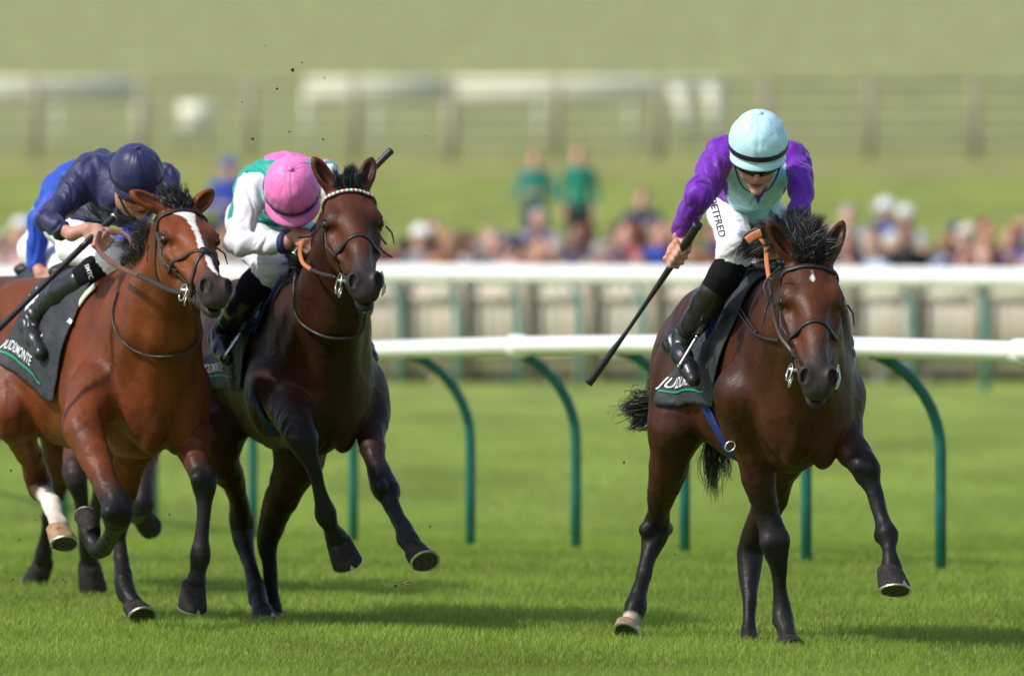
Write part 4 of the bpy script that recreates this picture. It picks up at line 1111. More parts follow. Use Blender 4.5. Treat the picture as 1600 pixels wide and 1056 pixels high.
def rider_lead(H):
    cfg = dict(Y=43.4, seed=1.0,
        head=dict(c=(1185, 221, .62, 48), up=(.03, .88, .48), face=(-.04, -.55, .85)), neck=(1184, 262, .42, 30),
        shR=(1131, 246, .36, 31), shL=(1238, 250, .36, 29), elR=(1090, 305, .56, 26), elL=(1253, 306, .56, 21), wrR=(1063, 366, .42, 14.5), wrL=(1236, 372, .72, 15),
        chest=(1180, 270, .34, 50), waist=(1166, 296, .10, 47), hip=(1156, 318, -.20, 41),
        thL=(1206, 345, .06, 27), knL=(1232, 412, .28, 24), kbL=(1236, 426, .27, 22), anL=(1308, 524, .02, 14),
        bootL=dict(band=[(1236, 424, .27, 23), (1252, 442, .25, 22), (1266, 460, .22, 21)], n=[(1266, 460, .22, 21), (1280, 484, .16, 20), (1296, 506, .08, 17), (1308, 524, .02, 15)], foot=[(1318, 536, -.02, 14), (1322, 556, .06, 13), (1326, 576, .14, 11)]),
        thR=(1137, 330, .10, 29), knR=(1150, 388, .33, 27), kbR=(1143, 410, .31, 25), anR=(1068, 520, .04, 15),
        bootR=dict(band=[(1146, 405, .32, 26.5), (1132, 432, .30, 25), (1117, 453, .26, 23.5)], n=[(1116, 455, .26, 24), (1106, 472, .20, 24), (1088, 500, .12, 20), (1070, 523, .04, 16.5)],
                   foot=[(1052, 537, .00, 16), (1066, 557, .10, 14), (1076, 577, .18, 13), (1084, 594, .24, 11)]),
        hands=dict(R=dict(c=(1058, 389, .44), g=(.54, .82, .12), k=(-.42, -.30, .82), b=(-.76, .50, .35), s=1.14, thumb=True),
                   L=dict(c=(1222, 384, .78), g=(.1, .9, .3), k=(-.5, -.3, .8), b=(.8, 0, .5), s=1.0)),
        body_col=AQUA, sleeve_col=PURPLE, sleeve_yoke=True, paint=paint_aqua, cap=dict(col=(.48, .72, .82), band=(.008, .008, .010), peak=.016),
        skin=(.56, .30, .22))
    r = make_jockey(H, cfg)
    w = whip(H, [(1089, 353, .60), (1075, 375, .53), (1045, 421, .42), (1012, 470, .34), (980, 517, .28), (950, 558, .22), (920, 599, .16)], [.017, .0165, .013, .009, .0075, .013, .0155])
    return r, w
def rider_second(H):
    cfg = dict(Y=45.4, seed=4.0,
        head=dict(c=(456, 292, .72, 46), up=(-.03, .58, .81), face=(.05, -.85, .5)), neck=(452, 318, .50, 28),
        shR=(397, 287, .30, 28), shL=(505, 272, .38, 24), elR=(372, 380, .50, 23), elL=(535, 325, .55, 20), wrR=(448, 379, .66, 14.5), wrL=(545, 360, .80, 14), cuff=dict(R=(443, 380, .65)),
        chest=(446, 292, .30, 49), waist=(420, 300, .0, 49), hip=(398, 345, -.22, 46),
        thR=(404, 385, .10, 30), knR=(422, 418, .36, 26), kbR=(416, 430, .35, 23), anR=(352, 512, .06, 15),
        bootR=dict(band=[(412, 432, .34, 25), (398, 446, .32, 24.5), (386, 462, .28, 23)], n=[(386, 462, .28, 23), (374, 480, .22, 22), (362, 498, .14, 18), (353, 514, .08, 16)],
                   foot=[(340, 528, .04, 14), (346, 545, .14, 13), (354, 560, .22, 12)]),
        hands=dict(R=dict(c=(474, 373, .74), g=(.68, .73, .0), k=(.45, -.42, .78), b=(-.5, .5, .7), s=.98),
                   L=dict(c=(548, 372, .86), g=(.1, .9, .3), k=(-.5, -.3, .8), b=(.8, 0, .5), s=.98)),
        body_col=GREEN, sleeve_col=WHITE, paint=paint_green, cap=dict(col=(.82, .20, .48), band=(.035, .04, .22), peak=.034), cuffcol=dict(R=(.016, .022, .11)),
        skin=(.50, .24, .17))
    r = make_jockey(H, cfg)
    w = whip(H, [(462, 396, .72), (470, 386, .72), (512, 341, .72), (560, 290, .72), (590, 257, .72), (612, 235, .72)], [.016, .0155, .012, .010, .014, .0145], knob='steel')
    return r, w
def rider_third(H):
    cfg = dict(Y=44.8, seed=7.0,
        head=dict(c=(214, 269, .62, 44), up=(.02, .84, .54), face=(.30, -.5, .8)), neck=(208, 308, .44, 28),
        shR=(142, 272, .24, 32), shL=(255, 277, .34, 23), elR=(72, 345, .30, 22), elL=(275, 330, .5, 20), wrR=(112, 366, .44, 12.5), wrL=(262, 365, .66, 14), cuff=dict(R=(97, 362, .38)),
        chest=(190, 298, .30, 52), waist=(158, 290, .0, 50), hip=(112, 345, -.26, 46),
        thR=(118, 384, -.02, 28), knR=(178, 408, .26, 27), kbR=(170, 415, .24, 25), anR=(60, 488, -.06, 14),
        bootR=dict(band=[(166, 416, .24, 25), (148, 425, .20, 24.5), (124, 440, .14, 22)], n=[(122, 441, .14, 22), (98, 456, .06, 22), (76, 474, -.02, 18), (58, 492, -.08, 16)],
                   foot=[(46, 508, -.12, 15), (54, 530, -.02, 13), (64, 552, .06, 12)]),
        hands=dict(R=dict(c=(148, 368, .56), g=(.70, .71, 0), k=(.62, -.60, .5), b=(-.345, .36, .85), s=1.0, thumb=True),
                   L=dict(c=(262, 385, .72), g=(.1, .9, .3), k=(-.5, -.3, .8), b=(.8, 0, .5), s=1.0)),
        body_col=NAVY, sleeve_col=NAVY, cap=dict(col=NAVY, band=(.012, .013, .045), peak=.014), cuffcol=dict(R=(.012, .012, .03)),
        skin=(.50, .25, .19))
    r = make_jockey(H, cfg)
    w = whip(H, [(177, 340, .56), (163, 353, .56), (120, 394, .56), (80, 434, .56), (40, 473, .56), (0, 512, .56), (-36, 546, .56)], [.015, .0145, .013, .0115, .0115, .013, .014], knob='steel')
    return r, w
def rider_fourth(H):
    cfg = dict(Y=48.6, seed=9.0,
        head=dict(c=(168, 285, .62, 42), up=(.02, .70, .7), face=(.2, -.6, .8)), neck=(160, 315, .42, 24),
        shR=(108, 285, .24, 28), shL=(205, 285, .34, 26), elR=(60, 345, .22, 19), elL=(225, 330, .5, 18), wrR=(56, 412, .22, 17), wrL=(190, 385, .72, 13),
        chest=(140, 300, .30, 46), waist=(112, 310, .0, 46), hip=(85, 350, -.26, 42),
        thR=(90, 390, -.02, 26), knR=(130, 420, .26, 24), kbR=(125, 430, .24, 22), anR=(50, 500, -.06, 13),
        bootR=dict(band=[(120, 430, .24, 22), (105, 445, .20, 21)], n=[(105, 445, .14, 20), (75, 470, .02, 18), (52, 500, -.08, 14)],
                   foot=[(44, 512, -.12, 12), (56, 545, .06, 11)]),
        hands=dict(R=dict(c=(72, 436, .30), g=(.7, .7, 0), k=(.6, -.6, .5), b=(-.3, .4, .85))),
        body_col=ROYAL, sleeve_col=ROYAL, cap=dict(col=ROYAL, band=(.01, .02, .2), peak=.016), skin=(.50, .25, .19))
    return make_jockey(H, cfg)

def text_on(fn, txt, size, mat, parent, off=None, bold=.0):
    cu = bpy.data.curves.new('t', 'FONT'); cu.body = txt; cu.size = size; cu.offset = bold
    to = bpy.data.objects.new('t', cu); me = bpy.data.meshes.new_from_object(to)
    bm = bmesh.new(); bm.from_mesh(me)
    for _ in range(2):
        es = [e for e in bm.edges if e.calc_length() > size * .15]
        if es: bmesh.ops.subdivide_edges(bm, edges=es, cuts=1)
        bmesh.ops.triangulate(bm, faces=bm.faces[:])
    V = [fn(v.co.x, v.co.y) for v in bm.verts]; F = [tuple(v.index for v in f.verts) for f in bm.faces]
    bm.free(); bpy.data.objects.remove(to); bpy.data.curves.remove(cu); bpy.data.meshes.remove(me)
    return mesh_obj('lettering', V, F, mat, parent, off=off, smooth=False)

def surf_text(H, S, a, b, txt, size, mat, parent, off, bold=.0, push=.016):
    """letters running from a to b (u, v, f) over the surface S, facing the track side"""
    A = H.pt(*a); Bp = H.pt(*b); d = (Bp - A); ln = np.linalg.norm(d); d /= ln
    vw = H.camL - A; vw /= np.linalg.norm(vw); up = np.cross(vw, d); up /= np.linalg.norm(up)
    def fn(x, y):
        p = A + d * x + up * y + vw * .12
        for _ in range(30):
            q = float(S.eval(p[None, :])[0]) - push
            if q < .001: break
            p = p - vw * min(q, .03)
        return p
    return text_on(fn, txt, size, mat, parent, off, bold)

def mesh_text(H, obj, off, a, b, txt, size, mat, lift=.004, bold=0.0, upflip=1):
    """letters from pixel a towards pixel b, laid on the mesh of obj; size in pixels"""
    from mathutils.bvhtree import BVHTree
    me = obj.data; off = np.array(off, float)
    bv = BVHTree.FromPolygons([tuple(np.array(v.co) + off) for v in me.vertices], [tuple(p.vertices) for p in me.polygons])
    a = np.array(a, float); b = np.array(b, float); d = (b - a) / np.linalg.norm(b - a); up = np.array([d[1], -d[0]]) * upflip
    c = Vector(H.camL)
    def fn(x, y):
        p = a + d * x + up * y; rd = Vector(H.raylocal(*p)); h = bv.ray_cast(c, rd)
        if h[0] is None: h = bv.find_nearest(c + rd * 43.5)
        return np.array(h[0] - rd * lift)
    return text_on(fn, txt, size, mat, obj, off, bold)

def camera_hairs(H, name, root_pts, tip_fn, n, seed, **kw):
    rg = np.random.default_rng(seed); k = rg.uniform(0, len(root_pts) - 1.001, n); i = k.astype(int); a = (k - i)[:, None]
    Rp = np.array(root_pts); roots = Rp[i] * (1 - a) + Rp[i + 1] * a + rg.normal(size=(n, 3)) * kw.pop('spread', .012)
    tips = tip_fn(roots, k / (len(root_pts) - 1), rg)
    return hair(name, roots, tips, H.root, seed=seed, **kw)

def locks(H, name, line, tip_fn, m, per, seed, lift, w=.0024, rsp=.012, tsp=.006, mat=None):
    """hair in tapering locks: m locks of `per` hairs, tip_fn(root, t, rg) gives each lock's tip"""
    rg = np.random.default_rng(seed); P = np.array(line); R_, T_ = [], []
    for i in range(m):
        k = rg.uniform(0, len(P) - 1.001); j = int(k); a = k - j; c = P[j] * (1 - a) + P[j + 1] * a + rg.normal(size=3) * rsp
        tp = tip_fn(c, k / (len(P) - 1), rg); n = int(per * rg.uniform(.6, 1.4)); f = rg.uniform(.72, 1.04, (n, 1))
        r = c + rg.normal(size=(n, 3)) * rsp * .8; tips = tp + rg.normal(size=(n, 3)) * tsp
        R_.append(r); T_.append(r + (tips - r) * f)
    return hair(name, np.concatenate(R_), np.concatenate(T_), H.root, mat=mat, w=w, seg=8, curl=.004, seed=seed, lift=lift)

def clumped(rg, n, m, amp):
    c = rg.normal(size=(m, 3)) * amp; return c[rg.integers(0, m, n)]
# ---------------------------------------------------------------- straps laid on the horse
def hits(H, px, off=.006):
    out = []
    D = np.array([H.raylocal(u, v) for u, v in px]); t = np.full(len(px), 38.0); 
    for _ in range(120):
        d = H.B.eval(H.camL + D * t[:, None]) - off; t = t + np.clip(d * .8, -.05, .30)
    return H.camL + D * t[:, None]
def surf_strap(H, name, px, w, mat, off=.005, tube=None, th=.003, parent=None, sub=6):
    P = np.array(smooth_path([np.array(p, float) for p in px], sub)); Q = hits(H, P, off + (tube or 0)); G = H.B.grad(Q); mb = MB()
    if tube: mb.tube(list(Q), tube, 8)
    else: mb.strap(list(Q), list(G), w, th)
    return mb.build(name, mat, parent or H.root)

def tack_lead(H):
    saddle_cloth(H, -.37, .27, .925, title='JUDDMONTE', tsz=.072); sad = saddle(H)
    surf_strap(H, 'breast_strap', [(1190, 394), (1166, 414), (1151, 440), (1147, 465), (1151, 482), (1163, 501), (1176, 518), (1188, 526), (1201, 530), (1216, 532)], 0, M['leather'], tube=.0055)
    surf_strap(H, 'breast_strap', [(1146, 474), (1154, 478), (1168, 499), (1182, 519)], 0, M['leather'], tube=.0045)
    surf_strap(H, 'webbing', [(1176, 404), (1160, 420), (1142, 442), (1124, 466), (1118, 478)], .045, M['white_net'], off=.036)
    surf_strap(H, 'cloth_edge', [(1126, 476), (1120, 492), (1112, 508), (1103, 524)], .045, M['blue_web'], off=.038)
    surf_strap(H, 'girth', [(1090, 598), (1097, 620), (1106, 645), (1120, 673), (1136, 700), (1143, 712)], .09, M['blue_web'], off=.008)
    mb = MB(); c = hits(H, [(1141, 697)], .02)[0]; mb.tube(ring(c, H.camL - c, .021, 24, sq=.8), .0028, 8, cap=False); mb.build('girth_ring', M['steel'], H.root)
    path_strap(H, 'rein', [(1188, 372, .76), (1196, 384, .80), (1198, 410, .90), (1202, 438, 1.0)], .017, M['tan_rubber'], .003)
    path_strap(H, 'rein', [(1202, 437, 1.0), (1206, 470, 1.12), (1211, 500, 1.22), (1220, 526, 1.30), (1234, 545, 1.36), (1245, 560, 1.38)], .014, M['leather'])
    path_strap(H, 'rein', [(1220, 417, 1.14), (1205, 430, 1.10), (1194, 446, 1.10), (1198, 462, 1.12), (1211, 480, 1.14)], 0, M['leather'], tube=True, rad=.0045)
    path_strap(H, 'rein', [(1164, 386, .72), (1166, 372, .74), (1178, 362, .76), (1192, 362, .78), (1206, 372, .78)], .026, M['leather'], .004)
    path_strap(H, 'rein_grip', [(1167, 377, .80), (1178, 369, .81), (1190, 364, .82)], .034, M['tan_rubber'], .005)
    stirrup(H, sad, (1088, 527, .20), (1061, 572, .20), (1116, 480, .16))
def tack_second(H):
    cl = saddle_cloth(H, -.38, .26, .95, title='JUDDMONTE', tsz=.06); sad = saddle(H)
    mesh_text(H, cl, (0, 0, 0), (336, 522), (356, 516), '3', 62, M['white_print'], .010, .8)
    surf_strap(H, 'breast_strap', [(466, 412), (460, 440), (459, 462), (461, 489), (476, 510), (510, 527), (547, 528), (566, 516), (571, 488)], 0, M['leather'], tube=.0065)
    surf_strap(H, 'cloth_edge', [(440, 432), (428, 452), (416, 475), (404, 498), (396, 520)], .03, M['blue_web'], off=.022)
    surf_strap(H, 'girth', [(392, 615), (400, 632), (414, 655), (432, 680)], .06, M['blue_web'], off=.006)
    path_strap(H, 'rein', [(476, 374, .86), (470, 386, .90), (469, 398, .96), (474, 412, 1.02), (486, 421, 1.12)], .016, M['tan_rubber'], .003)
    path_strap(H, 'rein', [(485, 420, 1.12), (500, 427, 1.26), (516, 431, 1.40), (524, 434, 1.44)], .014, M['leather'])
    path_strap(H, 'loose_strap', [(500, 352, 1.16), (494, 362, 1.18), (482, 370, 1.20), (464, 371, 1.20)], 0, M['leather'], tube=True, rad=.0042)
    path_strap(H, 'loose_strap', [(590, 350, 1.2), (594, 368, 1.2), (604, 382, 1.2)], 0, M['leather'], tube=True, rad=.004)
    path_strap(H, 'loose_strap', [(591, 375, 1.22), (596, 390, 1.22), (613, 402, 1.2)], 0, M['leather'], tube=True, rad=.004)
    stirrup(H, sad, (374, 523, .26), (350, 558, .26), (392, 480, .20))
def tack_third(H):
    cl = saddle_cloth(H, -.40, .24, .90, zr=1.08, tsz=.058, tsx=1.0, title='JUDDMONTE'); sad = saddle(H)
    mesh_text(H, cl, (0, 0, 0), (24, 482), (52, 490), '1', 80, M['white_print'], .010, 1.2)
    surf_strap(H, 'neck_strap', [(184, 455), (177, 480), (176, 500), (184, 522), (205, 545), (235, 556), (270, 556), (300, 546), (314, 530)], 0, M['leather'], tube=.0045)
    path_strap(H, 'rein', [(157, 362, .66), (152, 382, .70), (163, 401, .78), (190, 419, .92), (215, 430, 1.05)], .020, M['brown_leather'], .003)
    path_strap(H, 'rein', [(214, 430, 1.05), (238, 440, 1.16), (262, 452, 1.30), (284, 458, 1.40)], .018, M['leather'], .003)
    path_strap(H, 'rein', [(172, 362, .66), (188, 363, .72), (203, 372, .76), (208, 386, .78)], .020, M['brown_leather'], .003)
    path_strap(H, 'rein', [(298, 470, 1.5), (302, 488, 1.48), (310, 498, 1.44), (315, 516, 1.30), (314, 532, 1.1)], 0, M['leather'], tube=True, rad=.0055)
    surf_strap(H, 'webbing', [(148, 446), (132, 462), (112, 490)], .03, M['white_net'], off=.012)
    stirrup(H, sad, (81, 505, .02), (54, 540, .02), (112, 462, .10))

# ---------------------------------------------------------------- manes and tails
def mane_lead(H):
    vv = H.jock['vv']; hp = H.hp; rg = np.random.default_rng(3)
    line = [hp(.0, 0, -.015), hp(-.02, 0, -.04), hp(-.06, 0, -.07), hp(-.14, 0, -.12)] + list(hits(H, [(1232, 395), (1215, 398), (1198, 402)], .0))
    line[-3:] = [H.pt(1240, 392, .86), H.pt(1218, 392, .72), H.pt(1196, 396, .60)]
    A = np.stack([vv(1, 0, 0), vv(0, 1, 0), vv(0, 0, 1)])
    def tip(c, t, rg):
        r = np.interp(t, [0, .3, .6, 1], [.02, -.01, -.05, -.075]) + rg.uniform(-1, 1) * np.interp(t, [0, .4, 1], [.085, .105, .07])
        u = np.interp(t, [0, .3, .7, 1], [.13, .17, .15, .05]) * rg.uniform(.30, 1.12) - abs(r) * .45
        return c + np.array([r, u, np.interp(t, [0, 1], [-.03, .05]) + rg.normal() * .02]) @ A
    locks(H, 'mane', line, tip, 260, 62, 5, vv(-.22, .50, .04), w=.0024, rsp=.013, tsp=.0065)
    def ftips(roots, t, rg):
        n = len(roots); A = np.stack([vv(1, 0, 0), vv(0, 1, 0), vv(0, 0, 1)])
        return roots + np.stack([rg.normal(size=n) * .028 + .002, rg.uniform(-.015, .07, n), .03 + rg.normal(size=n) * .008], 1) @ A
    camera_hairs(H, 'forelock', [hp(.012, -.035, -.005), hp(.03, 0, .0), hp(.012, .035, -.005)], ftips, 1500, 8, spread=.008, w=.0038, curl=.010)
def tuft(H, name, line, u0, n, seed, spread=.02, r0=0.0, c0=.0, w=.0022, curl=.012, rs=.03):
    vv = H.jock['vv'] if hasattr(H, 'jock') else None
    A = np.stack([vv(1, 0, 0), vv(0, 1, 0), vv(0, 0, 1)])
    def tip(c, t, rg): return c + np.array([rg.normal() * rs * 1.3 + r0, rg.uniform(.35, 1.08) * u0, rg.normal() * .02 + c0]) @ A
    return locks(H, name, line, tip, max(12, n // 22), 44, seed, vv(-.25, .45, 0), w=w, rsp=spread, tsp=.006)
def tail(H, segs, n, seed, w=.004, spread=.015):
    """segs: list of (root (u,v,f), tip (u,v,f), share)"""
    rg = np.random.default_rng(seed); R_, T_ = [], []
    for (a, b, sh, sp) in segs:
        k = int(n * sh); A = np.array(a[1], float) if a[0] == 'L' else H.pt(*a); Bp = H.pt(*b)
        R_.append(A + rg.normal(size=(k, 3)) * spread); T_.append(A + (Bp - A) * rg.uniform(.5, 1.1, (k, 1)) + clumped(rg, k, 14, sp) + rg.normal(size=(k, 3)) * sp * .35)
    return hair('tail', np.concatenate(R_), np.concatenate(T_), H.root, w=w, seg=8, curl=.02, seed=seed)

# ---------------------------------------------------------------- the course
def prof(y):
    ys = [0, 90, 104, 109, 113, 122, 130, 137, 150, 178, 200, 260, 300, 400, 600, 1000, 2200]
    zs = [0, 0, .0, -.08, -.36, -.36, 0.0, .50, .85, 1.34, 1.74, 2.47, 2.93, 5.1, 11.2, 25.5, 60]
    return np.interp(y, ys, zs) - .23 * np.exp(-((np.asarray(y, float) - 66) / 8.0) ** 2)
def gz(x, y): return float(prof(y))
def ground_mat():
    m = nmat('turf', (.1, .2, .03), .85, .15); b = m.node_tree.nodes['Principled BSDF']
    g = N(m, 'ShaderNodeNewGeometry'); sp = N(m, 'ShaderNodeSeparateXYZ'); L(m, g.outputs['Position'], sp.inputs[0])
    mr = N(m, 'ShaderNodeMapRange'); mr.inputs[1].default_value = 40; mr.inputs[2].default_value = 340; L(m, sp.outputs['Y'], mr.inputs[0])
    wob = N(m, 'ShaderNodeTexNoise'); wob.inputs['Scale'].default_value = .06; L(m, g.outputs['Position'], wob.inputs['Vector'])
    ad = N(m, 'ShaderNodeMath'); ad.operation = 'MULTIPLY_ADD'; L(m, wob.outputs[0], ad.inputs[0]); ad.inputs[1].default_value = .05; L(m, mr.outputs[0], ad.inputs[2])
    cr = N(m, 'ShaderNodeValToRGB'); L(m, ad.outputs[0], cr.inputs[0]); e = cr.color_ramp.elements
    stops = [(0.0, (.185, .265, .038)), (.10, (.21, .285, .046)), (.235, (.235, .29, .058)), (.27, (.23, .265, .06)), (.35, (.23, .265, .055)), (.60, (.24, .275, .055)), (.70, (.29, .26, .09)), (.755, (.29, .26, .095)), (.775, (.24, .27, .07)), (.87, (.26, .265, .095)), (.93, (.27, .272, .105)), (1.0, (.285, .287, .115))]
    e[0].position = 0; e[0].color = (*stops[0][1], 1); e[1].position = 1; e[1].color = (*stops[-1][1], 1)
    for p_, c_ in stops[1:-1]: x = e.new(p_); x.color = (*c_, 1)
    n1 = N(m, 'ShaderNodeTexNoise'); n1.inputs['Scale'].default_value = .9; n1.inputs['Detail'].default_value = 5
    mp = N(m, 'ShaderNodeMapping'); mp.inputs['Scale'].default_value = (1.1, .30, 1); L(m, g.outputs['Position'], mp.inputs[0]); L(m, mp.outputs[0], n1.inputs['Vector'])
    n2 = N(m, 'ShaderNodeTexNoise'); n2.inputs['Scale'].default_value = 14; n2.inputs['Detail'].default_value = 6; L(m, g.outputs['Position'], n2.inputs['Vector'])
    r1 = N(m, 'ShaderNodeMapRange'); r1.inputs[1].default_value = .35; r1.inputs[2].default_value = .65; r1.inputs[3].default_value = .74; r1.inputs[4].default_value = 1.2; L(m, n1.outputs[0], r1.inputs[0])
    r2 = N(m, 'ShaderNodeMapRange'); r2.inputs[1].default_value = .3; r2.inputs[2].default_value = .7; r2.inputs[3].default_value = .7; r2.inputs[4].default_value = 1.25; L(m, n2.outputs[0], r2.inputs[0])
    mu = N(m, 'ShaderNodeMath'); mu.operation = 'MULTIPLY'; L(m, r1.outputs[0], mu.inputs[0]); L(m, r2.outputs[0], mu.inputs[1])
    vs = N(m, 'ShaderNodeVectorMath'); vs.operation = 'SCALE'; L(m, cr.outputs[0], vs.inputs[0]); L(m, mu.outputs[0], vs.inputs['Scale']); L(m, vs.outputs[0], b.inputs['Base Color'])
    bp = N(m, 'ShaderNodeBump'); bp.inputs['Distance'].default_value = .05; L(m, n2.outputs[0], bp.inputs['Height']); L(m, bp.outputs[0], b.inputs['Normal'])
    return m
def build_ground():
    ys = np.concatenate([np.arange(-60, 20, 10.), np.arange(20, 100, 1.), np.arange(100, 210, 1.5), np.arange(210, 620, 10), np.arange(620, 2300, 60)])
    xs = np.concatenate([np.linspace(-900, -20, 12), np.linspace(-15, 15, 31), np.linspace(20, 900, 12)])
    X, Y = np.meshgrid(xs, ys, indexing='ij'); Z = prof(Y) + .0
    V = np.stack([X.ravel(), Y.ravel(), Z.ravel()], 1); ny = len(ys)
    i, j = np.meshgrid(np.arange(len(xs) - 1), np.arange(ny - 1), indexing='ij'); i = i.ravel(); j = j.ravel()
    F = np.stack([i * ny + j, (i + 1) * ny + j, (i + 1) * ny + j + 1, i * ny + j + 1], 1)
    o = mesh_obj('ground', V, F, ground_mat()); tag(o, kind='structure'); return o
def grass_mat():
    m = nmat('grass_blade', (.1, .2, .03), .55, .25); b = m.node_tree.nodes['Principled BSDF']; out = m.node_tree.nodes['Material Output']
    at_ = N(m, 'ShaderNodeAttribute'); at_.attribute_name = 'Col'
    L(m, at_.outputs['Color'], b.inputs['Base Color'])
    tr = N(m, 'ShaderNodeBsdfTranslucent'); L(m, at_.outputs['Color'], tr.inputs[0])
    mx = N(m, 'ShaderNodeMixShader'); mx.inputs[0].default_value = .42; L(m, b.outputs[0], mx.inputs[1]); L(m, tr.outputs[0], mx.inputs[2]); L(m, mx.outputs[0], out.inputs[0])
    return m
def blades(name, y0, y1, n, h, w, seed, mat):
    rg = np.random.default_rng(seed)
    y = y0 + (y1 - y0) * rg.random(n) ** 1.9; hw = 800 / FPX * y * 1.08 + .3; x = (rg.random(n) * 2 - 1) * hw
    patch = .5 + .5 * np.sin(x * 1.3 + 2 * np.sin(y * .7)) * np.sin(y * 1.1 + 1.7 * np.sin(x * .9))
    fade = np.clip((y1 - y) / (y1 - y0) * 1.5, 0.12, 1); H_ = h * rg.uniform(.45, 1.15, n) * (.75 + .35 * patch) * fade
    a = rg.uniform(0, 2 * math.pi, n); lean = rg.normal(size=(n, 2)) * .38 * H_[:, None] + np.array([.10, 0]) * H_[:, None]
    z = prof(y); s = np.stack([np.cos(a), np.sin(a)], 1) * (w * rg.uniform(.6, 1.2, n))[:, None] / 2
    V = np.zeros((n, 5, 3), dtype=np.float32)
    V[:, 0, :2] = np.stack([x, y], 1) - s; V[:, 1, :2] = np.stack([x, y], 1) + s; V[:, :2, 2] = (z - .005)[:, None]
    V[:, 2, :2] = np.stack([x, y], 1) + s * .8 + lean * .35; V[:, 3, :2] = np.stack([x, y], 1) - s * .8 + lean * .35; V[:, 2:4, 2] = (z + H_ * .55)[:, None]
    V[:, 4, :2] = np.stack([x, y], 1) + lean; V[:, 4, 2] = z + H_
    b = np.arange(n)[:, None] * 5
    me = bpy.data.meshes.new(name); me.vertices.add(n * 5); me.vertices.foreach_set('co', V.ravel())
    Lp = np.concatenate([b + np.array([[0, 1, 2, 3]]), b + np.array([[3, 2, 4]])], 1).astype(np.int32)
    me.loops.add(n * 7); me.loops.foreach_set('vertex_index', Lp.ravel())
    me.polygons.add(n * 2); st = np.stack([np.arange(n) * 7, np.arange(n) * 7 + 4], 1).astype(np.int32); me.polygons.foreach_set('loop_start', st.ravel())
    me.polygons.foreach_set('loop_total', np.tile(np.array([4, 3], dtype=np.int32), n)); me.update(calc_edges=True)
    c = np.array([.245, .345, .048]) * (.65 + .75 * rg.random((n, 1))) * (.72 + .42 * patch[:, None]); yel = rg.random(n) < .10; c[yel] = np.array([.36, .36, .12]) * (.6 + .6 * rg.random((yel.sum(), 1)))
    c = np.repeat(c[:, None, :], 5, 1); cc = np.ones((n * 5, 4), dtype=np.float32); cc[:, :3] = c.reshape(-1, 3)
    at_ = me.color_attributes.new('Col', 'FLOAT_COLOR', 'POINT'); at_.data.foreach_set('color', cc.ravel())
    me.materials.append(mat); o = bpy.data.objects.new(name, me); COL.objects.link(o)
    tag(o, 'short bright green turf the horses gallop over', 'grass', kind='stuff'); return o

M['post_green'] = bump(vary(nmat('rail_post_green', rough=.42), (.003, .105, .075), 12, .8, 1.2), 60, .2, .002)
M['post_teal'] = vary(nmat('far_post_teal', rough=.5), (.12, .30, .26), 12, .8, 1.2)
M['rail_white'] = bump(vary(nmat('rail_white_plastic', rough=.4), (.80, .80, .76), 2, .93, 1.03), 9, .1, .003)
M['board'] = bump(vary(nmat('weathered_board', rough=.85), (.58, .52, .40), 3, .82, 1.12, stretch=(6, 6, .3)), 30, .5, .004)
M['timber'] = vary(nmat('brown_timber_post', rough=.85), (.35, .27, .19), 10, .75, 1.2)
M['old_timber'] = vary(nmat('grey_brown_post', rough=.9), (.30, .27, .185), 6, .8, 1.2)
M['cream_rail'] = vary(nmat('cream_rail_paint', rough=.6), (.72, .70, .56), 2, .9, 1.05)
M['wire'] = nmat('wire_mesh', (.16, .15, .11), .7)

